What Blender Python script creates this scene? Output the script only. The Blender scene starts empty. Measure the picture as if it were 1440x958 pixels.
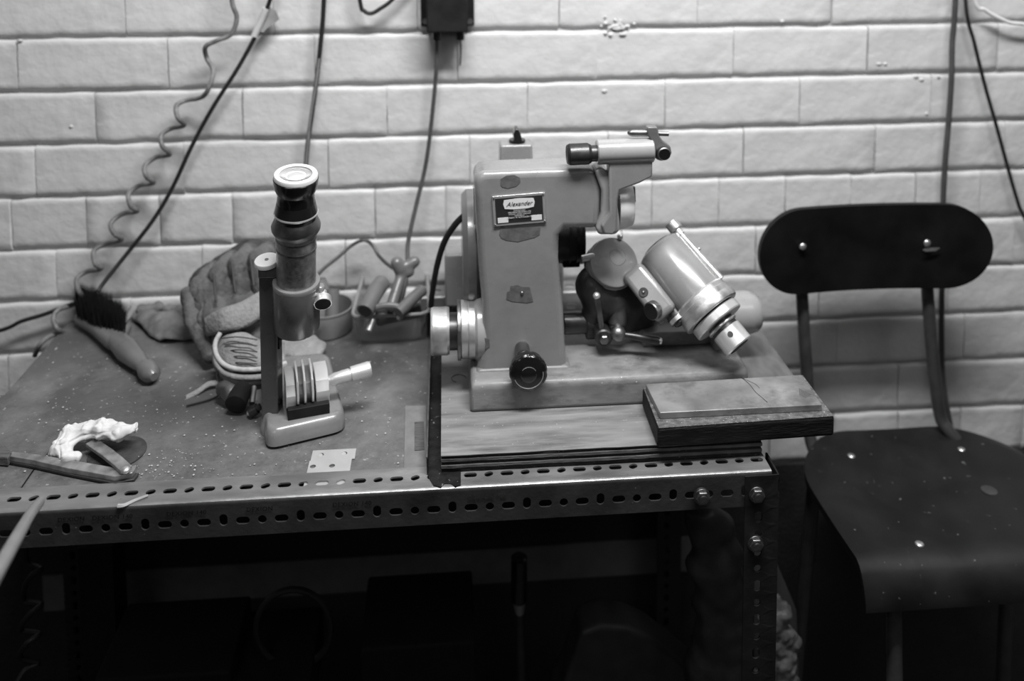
import bpy, bmesh, math, random
from mathutils import Vector, Matrix, noise
random.seed(7)
V = Vector
SC = bpy.context.scene
COL = SC.collection

# ---------------------------------------------------------------- camera
F_PX, PITCH, YAW, ROLL, PPY, DIST, CAMZ = 1263.3, .08455, .07432, -.005736, -40.7, 1.2923, 1.404
_F = V((math.sin(YAW)*math.cos(PITCH), math.cos(YAW)*math.cos(PITCH), -math.sin(PITCH)))
_R = V((math.cos(YAW), -math.sin(YAW), 0))
_U = _R.cross(_F)
_R, _U = _R*math.cos(ROLL)+_U*math.sin(ROLL), -_R*math.sin(ROLL)+_U*math.cos(ROLL)
CAM = V((0, -DIST, CAMZ))
cd = bpy.data.cameras.new('camera'); cam = bpy.data.objects.new('camera', cd); COL.objects.link(cam)
cd.sensor_width = 36; cd.lens = F_PX/1440*36
cd.shift_y = -(479-PPY)/1440
cd.clip_start = .02
cam.matrix_world = Matrix(((_R.x, _U.x, -_F.x, CAM.x), (_R.y, _U.y, -_F.y, CAM.y), (_R.z, _U.z, -_F.z, CAM.z), (0, 0, 0, 1)))
cd.dof.use_dof = True; cd.dof.focus_distance = .95; cd.dof.aperture_fstop = 2.8
SC.camera = cam

# ---------------------------------------------------------------- world, lights, exposure
w = bpy.data.worlds.new('world'); SC.world = w; w.use_nodes = True
w.node_tree.nodes['Background'].inputs[0].default_value = (.55, .55, .55, 1)
w.node_tree.nodes['Background'].inputs[1].default_value = .08
def area(name, loc, target, sx, sy, power):
    l = bpy.data.lights.new(name, 'AREA'); l.shape = 'RECTANGLE'; l.size = sx; l.size_y = sy; l.energy = power
    o = bpy.data.objects.new(name, l); COL.objects.link(o); o.location = loc
    o.rotation_euler = (V(target)-V(loc)).to_track_quat('-Z', 'Y').to_euler()
    return o
area('ceiling_tube_light', (.22, -.70, 2.20), (.22, -.22, .9), .9, .16, 33)
area('far_ceiling_light', (1.4, -1.7, 2.7), (.4, -.2, .9), .9, .5, 5.5)
area('near_ceiling_light', (-1.1, -2.3, 2.6), (.1, -.2, .9), 1.2, .6, 5.5)
SC.view_settings.view_transform = 'Standard'; SC.view_settings.look = 'None'
SC.view_settings.exposure = 0; SC.view_settings.gamma = 1; SC.view_settings.use_curve_mapping = False

# ---------------------------------------------------------------- pixel helpers (photo frame 1440 x 958)
def ray(px, py): return _F*F_PX+_R*(px-720)+_U*(PPY-py)
def PY(px, py, y): d = ray(px, py); return CAM+d*((y-CAM.y)/d.y)
def PZ(px, py, z): d = ray(px, py); return CAM+d*((z-CAM.z)/d.z)
def mpp(p): return (V(p)-CAM).dot(_F)/F_PX        # metres per pixel at a point

# ---------------------------------------------------------------- materials
def mat(name, g, rough=.5, metal=0, var=.15, scale=12, bump=.15, bscale=80, speck=0, speck_c=.6, spscale=160,
        stretch=None, dirt=0, dirt_c=.05, dscale=6, coat=0, alpha=1, trans=0, bdist=.002):
    m = bpy.data.materials.new(name); m.use_nodes = True
    nt = m.node_tree; N = nt.nodes; L = nt.links
    b = N['Principled BSDF']
    tc = N.new('ShaderNodeTexCoord'); mp = N.new('ShaderNodeMapping'); L.new(tc.outputs['Object'], mp.inputs[0])
    if stretch: mp.inputs['Scale'].default_value = stretch
    n1 = N.new('ShaderNodeTexNoise'); n1.inputs['Scale'].default_value = scale*3; n1.inputs['Detail'].default_value = 6
    L.new(mp.outputs[0], n1.inputs['Vector'])
    r1 = N.new('ShaderNodeMapRange'); r1.inputs[1].default_value = .3; r1.inputs[2].default_value = .7
    r1.inputs[3].default_value = g*(1-var); r1.inputs[4].default_value = g*(1+var)
    L.new(n1.outputs[0], r1.inputs[0])
    col = r1.outputs[0]
    def mixv(a, c, fac):
        x = N.new('ShaderNodeMix'); x.data_type = 'FLOAT'
        L.new(fac, x.inputs[0]); L.new(a, x.inputs[2]); x.inputs[3].default_value = c
        return x.outputs[0]
    if dirt:
        n3 = N.new('ShaderNodeTexNoise'); n3.inputs['Scale'].default_value = dscale*2.2; n3.inputs['Detail'].default_value = 9
        n3.inputs['Roughness'].default_value = .65
        L.new(mp.outputs[0], n3.inputs['Vector'])
        r3 = N.new('ShaderNodeMapRange'); r3.inputs[1].default_value = .50; r3.inputs[2].default_value = .68
        r3.inputs[4].default_value = dirt; L.new(n3.outputs[0], r3.inputs[0])
        col = mixv(col, dirt_c, r3.outputs[0])
    if speck:
        n2 = N.new('ShaderNodeTexNoise'); n2.inputs['Scale'].default_value = spscale; n2.inputs['Detail'].default_value = 3
        L.new(tc.outputs['Object'], n2.inputs['Vector'])
        r2 = N.new('ShaderNodeMapRange'); r2.inputs[1].default_value = .80-speck*.25; r2.inputs[2].default_value = .84-speck*.2
        L.new(n2.outputs[0], r2.inputs[0])
        col = mixv(col, speck_c, r2.outputs[0])
    cc = N.new('ShaderNodeCombineColor')
    for i in range(3): L.new(col, cc.inputs[i])
    L.new(cc.outputs[0], b.inputs['Base Color'])
    b.inputs['Roughness'].default_value = rough; b.inputs['Metallic'].default_value = metal
    rr = N.new('ShaderNodeMapRange'); rr.inputs[1].default_value = .3; rr.inputs[2].default_value = .7
    rr.inputs[3].default_value = max(.03, rough-.08); rr.inputs[4].default_value = min(1, rough+.08)
    L.new(n1.outputs[0], rr.inputs[0]); L.new(rr.outputs[0], b.inputs['Roughness'])
    if bump:
        nb = N.new('ShaderNodeTexNoise'); nb.inputs['Scale'].default_value = bscale*2; nb.inputs['Detail'].default_value = 5
        L.new(mp.outputs[0], nb.inputs['Vector'])
        bp = N.new('ShaderNodeBump'); bp.inputs['Strength'].default_value = bump; bp.inputs['Distance'].default_value = bdist
        L.new(nb.outputs[0], bp.inputs['Height']); L.new(bp.outputs[0], b.inputs['Normal'])
    if coat: b.inputs['Coat Weight'].default_value = coat; b.inputs['Coat Roughness'].default_value = .15
    if alpha < 1: b.inputs['Alpha'].default_value = alpha
    if trans: b.inputs['Transmission Weight'].default_value = trans; b.inputs['IOR'].default_value = 1.2
    return m
M = dict(
    cabled=mat('dark_grey_cable', .055, .45, var=.2, bump=.1),
    chairb=mat('black_backrest_ply', .006, .45, var=.35, scale=6, bump=.08, bscale=30),
    wall=mat('painted_brick', .56, .42, var=.06, scale=4, bump=.6, bscale=14, bdist=.006, dirt=.3, dirt_c=.40, dscale=5),
    mortar=mat('painted_mortar', .50, .6, var=.1, scale=10, bump=.9, bscale=30, bdist=.004, dirt=.5, dirt_c=.26, dscale=9),
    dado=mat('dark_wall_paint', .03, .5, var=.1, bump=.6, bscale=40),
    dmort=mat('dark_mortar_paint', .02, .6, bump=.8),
    floor=mat('dark_concrete', .03, .8, var=.3),
    paint=mat('grey_enamel', .235, .30, var=.05, scale=14, bump=.07, bscale=60, dirt=.35, dirt_c=.15, dscale=7, coat=.6),
    paint_lt=mat('light_grey_enamel', .31, .3, var=.06, bump=.06, dirt=.15, dirt_c=.2, coat=.6),
    paint_dk=mat('dark_grey_enamel', .13, .38, var=.12, bump=.12, dirt=.3, dirt_c=.06, coat=.3),
    base=mat('worn_grey_enamel', .18, .45, var=.2, scale=9, bump=.2, bscale=50, dirt=.75, dirt_c=.05, dscale=9, stretch=(1, 1.6, 2), speck=.35, spscale=300, coat=.1),
    cast=mat('black_oily_iron', .028, .42, var=.4, bump=.5, bscale=60, speck=.15),
    steel=mat('turned_steel', .60, .36, .8, var=.12, scale=25, bump=.06, bscale=200),
    steeld=mat('dull_steel', .24, .42, 1, var=.3, scale=18, bump=.15, bscale=120),
    dsteel=mat('dark_blued_steel', .07, .38, .8, var=.3, bump=.15),
    chrome=mat('bright_metal', .8, .3, .75, var=.05, bump=.03),
    face=mat('pale_engraved_face', .80, .35, .2, var=.05, bump=.04),
    black=mat('black_gloss', .008, .22, var=.2, bump=.05, coat=.4),
    blackm=mat('black_matt', .012, .6, var=.3, bump=.2),
    rubber=mat('black_rubber', .012, .5, var=.2, bump=.1),
    greyr=mat('grey_cable', .13, .5, var=.3, scale=40, bump=.2, dirt=.5, dirt_c=.3, dscale=30),
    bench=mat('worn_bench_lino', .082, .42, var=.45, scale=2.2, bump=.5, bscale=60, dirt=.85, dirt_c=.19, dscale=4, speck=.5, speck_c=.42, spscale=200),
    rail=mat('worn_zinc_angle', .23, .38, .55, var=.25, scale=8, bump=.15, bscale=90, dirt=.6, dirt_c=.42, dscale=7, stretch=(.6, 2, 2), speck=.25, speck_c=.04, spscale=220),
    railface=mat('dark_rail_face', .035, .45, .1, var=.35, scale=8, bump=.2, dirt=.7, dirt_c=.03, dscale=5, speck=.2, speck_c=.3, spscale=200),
    legm=mat('dark_painted_angle', .018, .4, .3, var=.3, bump=.2, speck=.2, speck_c=.25),
    bar=mat('grimy_angle', .012, .5, .4, var=.5, scale=30, bump=.4, speck=.55, speck_c=.28, spscale=250),
    ply=mat('oiled_plywood', .21, .45, var=.28, scale=6, bump=.2, bscale=20, stretch=(.6, 4, 4), dirt=.9, dirt_c=.07, dscale=4.5, speck=.4, speck_c=.55, spscale=400),
    plyd=mat('grimy_ply_edge', .018, .7, var=.5, scale=30, bump=.7, bscale=120, stretch=(.5, 4, 4), speck=.5, speck_c=.18, spscale=320),
    plym=mat('pale_ply_edge', .085, .7, var=.4, scale=30, bump=.6, bscale=120, stretch=(.5, 4, 4), speck=.4, speck_c=.04, spscale=320),
    panel=mat('brown_panel', .12, .45, var=.3, scale=8, bump=.2, stretch=(3, 1, 1)),
    block=mat('oil_soaked_wood', .009, .6, var=.4, scale=20, bump=.5, stretch=(.6, 3, 3)),
    plinth=mat('gritty_wood_top', .10, .75, var=.5, scale=60, bump=.8, bscale=220, stretch=(.7, 1, 1), speck=.6, speck_c=.42, spscale=480),
    plate=mat('stained_steel_plate', .24, .38, .3, var=.3, scale=10, bump=.25, dirt=.85, dirt_c=.09, dscale=8, speck=.2, speck_c=.05, spscale=200),
    zinc=mat('galvanised_plate', .5, .4, .4, var=.08, bump=.08),
    chair=mat('black_painted_ply', .006, .5, var=.35, scale=6, bump=.12, bscale=30, speck=.40, speck_c=.14, spscale=110),
    tube=mat('grey_tube_enamel', .075, .34, .4, var=.25, bump=.08),
    nail=mat('bright_rivet', .75, .3, .9, var=.1),
    glove=mat('canvas_glove', .11, .9, var=.5, scale=12, bump=.8, bscale=120, dirt=.95, dirt_c=.035, dscale=14),
    glovep=mat('pale_canvas', .25, .9, var=.35, scale=12, bump=.9, bscale=120, dirt=.6, dirt_c=.14, dscale=12),
    gloved=mat('dark_leather', .035, .7, var=.5, scale=20, bump=.6, bscale=90),
    piping=mat('white_piping', .42, .9, var=.2, scale=60, bump=.4),
    rag=mat('crumpled_paper', .62, .8, var=.08, scale=20, bump=.3, bscale=60),
    cloth=mat('grey_rag', .15, .9, var=.35, scale=18, bump=.6, dirt=.4, dirt_c=.08, dscale=15),
    brush=mat('brush_wood', .13, .32, var=.2, scale=6, bump=.08, stretch=(1, 1, 1), coat=.3),
    bris=mat('black_bristle', .006, .8, var=.3, bump=0),
    tub=mat('cloudy_plastic', .20, .35, var=.2, bump=.05, alpha=.35),
    tubrim=mat('cloudy_plastic_rim', .30, .4, var=.15, bump=.05, alpha=.85),
    tin=mat('aluminium_tin', .32, .42, .55, var=.15, bump=.08),
    tape=mat('glossy_tape', .50, .3, var=.1, bump=.1),
    taped=mat('dark_tape', .2, .4, var=.3, bump=.2),
    label=mat('dirty_paper_label', .17, .7, var=.2, scale=15, bump=.2, dirt=.5, dirt_c=.13, dscale=30),
    skin=mat('worn_tool_steel', .38, .35, .8, var=.4, scale=25, bump=.2),
    bare=mat('bare_worn_patch', .11, .6, var=.25, scale=40, bump=.2),
    ink=mat('plate_ink', .02, .5, var=0, bump=0),
    paper=mat('plate_white', .72, .5, var=.04, bump=0),
    bag=mat('bubble_plastic', .2, .35, var=.5, scale=30, bump=1, bscale=60, alpha=.8),
    wood=mat('raw_board', .10, .7, var=.2, stretch=(1, 1, .2)),
    chip=mat('pale_debris', .42, .8, var=.3, bump=0),
    dull=mat('dim_grey_plastic', .03, .5, var=.3),
    rod=mat('pale_rod', .2, .4, var=.1),
    micro=mat('microscope_enamel', .20, .3, var=.07, bump=.06, dirt=.25, dirt_c=.1, dscale=20, coat=.7),
    post=mat('post_enamel', .085, .3, var=.12, bump=.08, coat=.4),
    tubew=mat('worn_chrome_tube', .34, .32, .6, var=.5, scale=16, bump=.3, dirt=.9, dirt_c=.03, dscale=9),
    screwmat=mat('satin_aluminium', .7, .35, .6, var=.06, bump=.04),
)

# mottled paler tone towards the front edge of the bench top
def bench_front_tone():
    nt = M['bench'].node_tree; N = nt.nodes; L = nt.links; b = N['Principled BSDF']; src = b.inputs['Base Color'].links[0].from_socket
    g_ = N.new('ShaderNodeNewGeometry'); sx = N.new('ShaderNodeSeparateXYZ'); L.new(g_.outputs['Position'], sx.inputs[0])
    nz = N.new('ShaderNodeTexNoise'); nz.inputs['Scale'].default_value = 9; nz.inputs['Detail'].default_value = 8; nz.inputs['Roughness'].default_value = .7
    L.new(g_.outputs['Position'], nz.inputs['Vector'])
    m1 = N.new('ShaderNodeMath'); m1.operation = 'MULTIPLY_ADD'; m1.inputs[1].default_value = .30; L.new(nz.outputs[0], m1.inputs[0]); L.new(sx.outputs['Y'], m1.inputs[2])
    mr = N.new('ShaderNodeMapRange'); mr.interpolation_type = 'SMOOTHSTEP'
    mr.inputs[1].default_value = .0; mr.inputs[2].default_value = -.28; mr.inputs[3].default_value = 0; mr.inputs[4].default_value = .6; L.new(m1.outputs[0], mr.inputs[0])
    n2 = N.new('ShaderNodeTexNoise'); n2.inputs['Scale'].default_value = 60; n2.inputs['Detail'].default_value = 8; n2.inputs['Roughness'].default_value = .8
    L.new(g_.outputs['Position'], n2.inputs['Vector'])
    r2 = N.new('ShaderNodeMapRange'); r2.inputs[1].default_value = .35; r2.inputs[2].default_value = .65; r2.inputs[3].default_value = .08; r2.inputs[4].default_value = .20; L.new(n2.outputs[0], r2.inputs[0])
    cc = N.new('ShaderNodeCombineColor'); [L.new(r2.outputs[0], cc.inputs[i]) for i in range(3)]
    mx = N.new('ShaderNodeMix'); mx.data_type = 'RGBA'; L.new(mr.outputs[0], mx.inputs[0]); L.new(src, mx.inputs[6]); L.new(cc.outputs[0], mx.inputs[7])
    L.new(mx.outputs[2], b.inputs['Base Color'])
bench_front_tone()
for k_ in ('chairb', 'block', 'plyd', 'bris', 'blackm'): M[k_].node_tree.nodes['Principled BSDF'].inputs['Specular IOR Level'].default_value = .22
# ---------------------------------------------------------------- mesh builder
def frame(d):
    d = V(d).normalized()
    a = V((0, 0, 1)) if abs(d.z) < .9 else V((1, 0, 0))
    u = a.cross(d).normalized(); return u, d.cross(u)
def crom(pts, n=6):
    pts = [V(p) for p in pts]
    if len(pts) < 3: return pts
    o = []
    for i in range(len(pts)-1):
        a = pts[max(i-1, 0)]; b = pts[i]; c = pts[i+1]; d = pts[min(i+2, len(pts)-1)]
        for k in range(n):
            t = k/n
            o.append(.5*((2*b)+(c-a)*t+(2*a-5*b+4*c-d)*t*t+(3*b-a-3*c+d)*t**3))
    o.append(pts[-1]); return o
class MB:
    def __init__(s): s.v = []; s.f = []
    def add(s, vs, fs):
        k = len(s.v); s.v += [V(x) for x in vs]; s.f += [tuple(i+k for i in f) for f in fs]; return s
    def box(s, c, size, rot=None):
        x, y, z = [q/2 for q in size]; c = V(c)
        vs = [V((a*x, b*y, d*z)) for a in (-1, 1) for b in (-1, 1) for d in (-1, 1)]
        if rot is not None: vs = [rot @ q for q in vs]
        return s.add([c+q for q in vs], [(0, 1, 3, 2), (4, 6, 7, 5), (0, 4, 5, 1), (2, 3, 7, 6), (0, 2, 6, 4), (1, 5, 7, 3)])
    def lathe(s, p0, p1, prof, n=32, absolute=False):
        p0, p1 = V(p0), V(p1); d = p1-p0; L = d.length; d.normalize(); u, v = frame(d)
        k0 = len(s.v); rings = []
        for t, r in prof:
            c = p0+d*(t if absolute else t*L)
            if r <= 1e-6: s.v.append(c); rings.append([len(s.v)-1])
            else:
                rings.append(list(range(len(s.v), len(s.v)+n)))
                for i in range(n):
                    a = 2*math.pi*i/n; s.v.append(c+u*(r*math.cos(a))+v*(r*math.sin(a)))
        for a, b in zip(rings, rings[1:]):
            for i in range(n):
                j = (i+1) % n
                if len(a) == 1 and len(b) == 1: continue
                if len(a) == 1: s.f.append((a[0], b[j], b[i]))
                elif len(b) == 1: s.f.append((a[i], a[j], b[0]))
                else: s.f.append((a[i], a[j], b[j], b[i]))
        if len(rings[0]) > 1: s.f.append(tuple(reversed(rings[0])))
        if len(rings[-1]) > 1: s.f.append(tuple(rings[-1]))
        return s
    def cyl(s, p0, p1, r, r2=None, ch=.0, n=28):
        r2 = r if r2 is None else r2; L = (V(p1)-V(p0)).length
        if ch: pr = [(0, r-ch), (ch, r), (L-ch, r2), (L, r2-ch)]
        else: pr = [(0, r), (L, r2)]
        return s.lathe(p0, p1, pr, n, True)
    def tube(s, pts, r, n=10, sub=6):
        P = crom(pts, sub) if sub else [V(p) for p in pts]
        m = len(P); R = [r(i/(m-1)) if callable(r) else r for i in range(m)]
        t = (P[1]-P[0]).normalized(); u, v = frame(t); rings = []
        for i, p in enumerate(P):
            t2 = (P[min(i+1, m-1)]-P[max(i-1, 0)]).normalized()
            u = (u-t2*u.dot(t2)).normalized(); v = t2.cross(u)
            rings.append(list(range(len(s.v), len(s.v)+n)))
            for k in range(n):
                a = 2*math.pi*k/n; s.v.append(p+u*(R[i]*math.cos(a))+v*(R[i]*math.sin(a)))
        for a, b in zip(rings, rings[1:]):
            for k in range(n): s.f.append((a[k], a[(k+1) % n], b[(k+1) % n], b[k]))
        s.f.append(tuple(reversed(rings[0]))); s.f.append(tuple(rings[-1])); return s
    def prism(s, pts, ext):
        pts = [V(p) for p in pts]; ext = V(ext); n = len(pts); k = len(s.v)
        s.v += pts+[p+ext for p in pts]
        s.f.append(tuple(range(k, k+n))); s.f.append(tuple(reversed(range(k+n, k+2*n))))
        for i in range(n):
            j = (i+1) % n; s.f.append((k+j, k+i, k+n+i, k+n+j))
        return s
    def sphere(s, c, r, rot=None, nu=20, nv=12):
        c = V(c); r = V(r) if hasattr(r, '__len__') else V((r, r, r)); k = len(s.v)
        vs = [V((0, 0, 1))]
        for j in range(1, nv):
            for i in range(nu):
                a = 2*math.pi*i/nu; b = math.pi*j/nv; vs.append(V((math.sin(b)*math.cos(a), math.sin(b)*math.sin(a), math.cos(b))))
        vs.append(V((0, 0, -1)))
        vs = [V((q.x*r.x, q.y*r.y, q.z*r.z)) for q in vs]
        if rot is not None: vs = [rot @ q for q in vs]
        s.v += [c+q for q in vs]
        for i in range(nu):
            j = (i+1) % nu; s.f.append((k, k+1+i, k+1+j))
            for q in range(nv-2):
                a = k+1+q*nu; s.f.append((a+i, a+nu+i, a+nu+j, a+j))
            a = k+1+(nv-2)*nu; s.f.append((a+i, k+1+(nv-1)*nu, a+j))
        return s
    def mesh(s, name, off=V((0, 0, 0)), sharp=35, fixn=True):
        me = bpy.data.meshes.new(name); me.from_pydata([tuple(q-off) for q in s.v], [], s.f)
        bm = bmesh.new(); bm.from_mesh(me); bmesh.ops.remove_doubles(bm, verts=bm.verts, dist=1e-6)
        if fixn: bmesh.ops.recalc_face_normals(bm, faces=bm.faces)
        bm.to_mesh(me); bm.free()
        me.polygons.foreach_set('use_smooth', [True]*len(me.polygons))
        me.set_sharp_from_angle(angle=math.radians(sharp)); me.update(); return me
    def build(s, name, m, parent=None, bevel=0, sharp=35, solid=0, fixn=True, seg=3, flat=None, **kw):
        if not s.v: return None
        lo = V([min(q[i] for q in s.v) for i in range(3)]); hi = V([max(q[i] for q in s.v) for i in range(3)])
        c = (lo+hi)/2
        if parent is None: c.z = lo.z
        me = s.mesh(name, c, sharp, fixn)
        if flat is None: flat = not fixn
        o = bpy.data.objects.new(name, me); COL.objects.link(o)
        me.materials.append(M[m] if isinstance(m, str) else m)
        link(o, c, parent)
        if solid:
            if flat: me.polygons.foreach_set('use_smooth', [False]*len(me.polygons))
            q = o.modifiers.new('s', 'SOLIDIFY'); q.thickness = solid; q.offset = -1
        if bevel:
            q = o.modifiers.new('b', 'BEVEL'); q.width = bevel; q.segments = seg; q.limit_method = 'ANGLE'; q.angle_limit = math.radians(40)
            q.harden_normals = False
        for k, v_ in kw.items(): o[k] = v_
        return o
WL = {}
def link(o, c, parent):
    if parent is not None:
        o.parent = parent; o.location = V(c)-WL[parent.name]
    else: o.location = c
    WL[o.name] = V(c)
def thing(name, label, cat, loc, group=None):
    o = bpy.data.objects.new(name, None); COL.objects.link(o); o.empty_display_size = .02
    o.location = loc; WL[o.name] = V(loc); o['label'] = label; o['category'] = cat
    if group: o['group'] = group
    return o
def tag(o, label, cat, group=None):
    o['label'] = label; o['category'] = cat
    if group: o['group'] = group
    return o
def organic(mb, name, m, parent=None, voxel=.003, smooth=4, disp=None, it=0, **kw):
    """union of rough volumes -> one continuous surface"""
    c = sum(mb.v, V())/len(mb.v)
    me = mb.mesh('tmp', c); t = bpy.data.objects.new('tmp', me); COL.objects.link(t)
    r = t.modifiers.new('r', 'REMESH'); r.mode = 'VOXEL'; r.voxel_size = voxel
    if smooth:
        s_ = t.modifiers.new('s', 'SMOOTH'); s_.iterations = smooth; s_.factor = .6
    dg = bpy.context.evaluated_depsgraph_get(); dg.update()
    me2 = bpy.data.meshes.new_from_object(t.evaluated_get(dg))
    COL.objects.unlink(t); bpy.data.objects.remove(t)
    if disp:
        nn = [(v.co.copy(), v.normal.copy()) for v in me2.vertices]
        for v, (p, n) in zip(me2.vertices, nn): v.co = p+n*disp(p+c)
    me2.name = name
    zmin = min(v.co.z for v in me2.vertices)
    off = V((0, 0, zmin)) if parent is None else V((0, 0, 0))
    for v in me2.vertices: v.co -= off
    me2.polygons.foreach_set('use_smooth', [True]*len(me2.polygons))
    me2.materials.clear(); me2.materials.append(M[m])
    o = bpy.data.objects.new(name, me2); COL.objects.link(o); link(o, c+off, parent)
    for k, v_ in kw.items(): o[k] = v_
    return o
def capsule(mb, a, b, ra, rb=None):
    rb = ra if rb is None else rb
    mb.sphere(a, ra, nu=14, nv=8); mb.sphere(b, rb, nu=14, nv=8); mb.lathe(a, b, [(0, ra), (1, rb)], 14); return mb
def text(body, origin, u, v, size, name, m, parent, thick=.0001, shear=0, align='CENTER', w=1):
    cu = bpy.data.curves.new('t', 'FONT'); cu.body = body; cu.size = size; cu.align_x = align; cu.align_y = 'CENTER'; cu.shear = shear
    cu.extrude = thick; cu.space_character = w; cu.resolution_u = 3
    t = bpy.data.objects.new('t', cu); COL.objects.link(t)
    dg = bpy.context.evaluated_depsgraph_get(); me = bpy.data.meshes.new_from_object(t.evaluated_get(dg)); bpy.data.objects.remove(t)
    u = V(u).normalized(); v = V(v).normalized(); n = u.cross(v)
    R = Matrix((u, v, n)).transposed()
    for q in me.vertices: q.co = R @ q.co
    me.materials.clear(); me.materials.append(M[m]); me.name = name
    o = bpy.data.objects.new(name, me); COL.objects.link(o); link(o, origin, parent); return o

# ================================================================= SETTING
CH = .0762; Z0 = 1.208
wall = MB().box((.15, .055, 1.2), (6, .1, 2.8)).build('wall_back', 'mortar', kind='structure')
flo = MB().box((.15, -1.4, -.205), (6, 3.4, .01)).build('floor', 'floor', kind='structure')
def brick_mesh(L, seed, H=CH-.0055):
    rnd = random.Random(seed); ex = .0022; ez = .0024
    m = 9 if L > .15 else 5
    xs = [-L/2, -L/2+ex]+[-L/2+L*i/m for i in range(1, m)]+[L/2-ex, L/2]
    zs = [-H/2, -H/2+.006, -H/2+.011, -H/2+H*.33, H/2-H*.33, H/2-.007, H/2-ez, H/2]
    nx, nz = len(xs)-1, len(zs)-1
    soft = [rnd.random() < .72, rnd.random() < .72]      # joint filled with paint at left / right
    vs = []; idx = {}
    for i in range(nx+1):
        for j in range(nz+1):
            x, z = xs[i], zs[j]
            wv = noise.noise(V((x*32+9, seed*1.7, 3 if j > 3 else 0)))+.6*noise.noise(V((x*90, seed*2.7, 7 if j > 3 else 1)))
            y = -.0058+noise.noise(V((x*16, seed*3.1, z*22)))*.0011
            if j in (0, 1, nz-1, nz): z += wv*.0021
            if i in (0, 1, nx-1, nx): x += noise.noise(V((seed*2.3, z*50, i)))*.0009
            if j == 0: y = -.0028+wv*.0009
            if j == nz: y = -.0044+wv*.0008
            if i in (0, nx): y += .0 if soft[0 if i == 0 else 1] else .0018
            idx[i, j] = len(vs); vs.append((x, y, z))
    fs = [(idx[i, j], idx[i+1, j], idx[i+1, j+1], idx[i, j+1]) for i in range(nx) for j in range(nz)]
    ring = [(i, 0) for i in range(nx)]+[(nx, j) for j in range(nz)]+[(i, nz) for i in range(nx, 0, -1)]+[(0, j) for j in range(nz, 0, -1)]
    b = []
    for (i, j) in ring:
        x, y, z = vs[idx[i, j]]; b.append(len(vs)); vs.append((x, .006, z*(1+.0026/(H/2))))
    n = len(ring)
    for k in range(n): fs.append((idx[ring[k]], b[k], b[(k+1) % n], idx[ring[(k+1) % n]]))
    me = bpy.data.meshes.new('brick'); me.from_pydata(vs, [], fs)
    bm = bmesh.new(); bm.from_mesh(me); bmesh.ops.recalc_face_normals(bm, faces=bm.faces); bm.to_mesh(me); bm.free()
    me.polygons.foreach_set('use_smooth', [True]*len(me.polygons)); me.set_sharp_from_angle(angle=math.radians(50)); return me
SL = .205
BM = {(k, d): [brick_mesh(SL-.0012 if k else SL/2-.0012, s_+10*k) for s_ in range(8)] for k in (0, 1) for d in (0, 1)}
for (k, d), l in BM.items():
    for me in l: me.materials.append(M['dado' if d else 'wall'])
OFF = {-1: .37, 0: .426, 1: .528, 2: .443, 3: .406, 4: .874, 5: .77, 6: .595, 7: .49, 8: .595}
nb = 0
for k in range(-4, 15):
    hd = k in (3, 8, 13); pitch = SL/2 if hd else SL
    off = OFF.get(k, .426 if k % 2 else .528) % pitch
    lo, hi = (-1.05, 1.35) if k < 9 and not hd else (-.70, 1.05)
    x = math.floor(lo/pitch)*pitch+off
    while x < hi:
        jx = random.uniform(-.002, .002)
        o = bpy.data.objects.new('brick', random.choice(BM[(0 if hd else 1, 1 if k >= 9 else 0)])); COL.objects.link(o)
        o.parent = wall; o.location = V((x+pitch/2+jx*.3, random.uniform(-.0006, .0006)+.005, Z0-CH*(k+.5)-.0015))-WL['wall_back']
        o.rotation_euler = (random.uniform(-.006, .006), random.uniform(-.004, .004), random.uniform(-.002, .002))
        x += pitch; nb += 1
# the rest of the wall beyond the frame: the same bricks joined into one piece
far = MB()
for k in range(-12, 9):
    hd = k in (3, 8, -2, -7, -12); pitch = SL/2 if hd else SL
    lo, hi = (99, 99) if k < -4 else ((-1.05, 1.35) if not hd else (-.70, 1.05))
    off = OFF.get(k, .426 if k % 2 else .528) % pitch
    x0_ = math.floor((lo if k >= -4 else 0)/pitch)*pitch+off
    xs_ = [off+pitch*i for i in range(-40, 46)]
    for x in xs_:
        if x < -2.75 or x > 2.95: continue
        if k >= -4 and x > x0_-pitch*.5 and x < hi: continue
        me = random.choice(BM[(0 if hd else 1, 0)]); c_ = V((x+pitch/2, .005, Z0-CH*(k+.5)-.0015))
        far.add([v.co+c_ for v in me.vertices], [tuple(p.vertices) for p in me.polygons])
far.build('far_bricks', 'wall', wall, fixn=False, kind='stuff')
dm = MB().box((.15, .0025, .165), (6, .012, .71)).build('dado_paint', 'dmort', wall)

bl = MB(); rnd = random.Random(5)
for i in range(26):
    p_ = PY(rnd.gauss(866, 12), rnd.gauss(38, 4.5), -.0015); bl.sphere(p_, (rnd.uniform(.002, .005), .0028, rnd.uniform(.0015, .003)), nu=7, nv=5)
for a, b in ((1288, 108), (1296, 112), (1320, 108), (1303, 160), (1236, 90), (850, 128), (28, 57), (100, 178), (1245, 90), (1100, 30)):
    bl.sphere(PY(a, b, -.0015), (rnd.uniform(.003, .006), .0022, rnd.uniform(.002, .003)), nu=8, nv=5)
organic(bl, 'paint_blisters', 'wall', wall, voxel=.0012, smooth=3, kind='stuff')
# ================================================================= WORKBENCH
BZ = .80
bench = thing('workbench', 'slotted steel angle workbench with a dusty dark top, carrying the grinder and microscope', 'workbench', (-.1, -.2, -.2))
XR = .338; XL = -.80; YF = -.424
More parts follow.
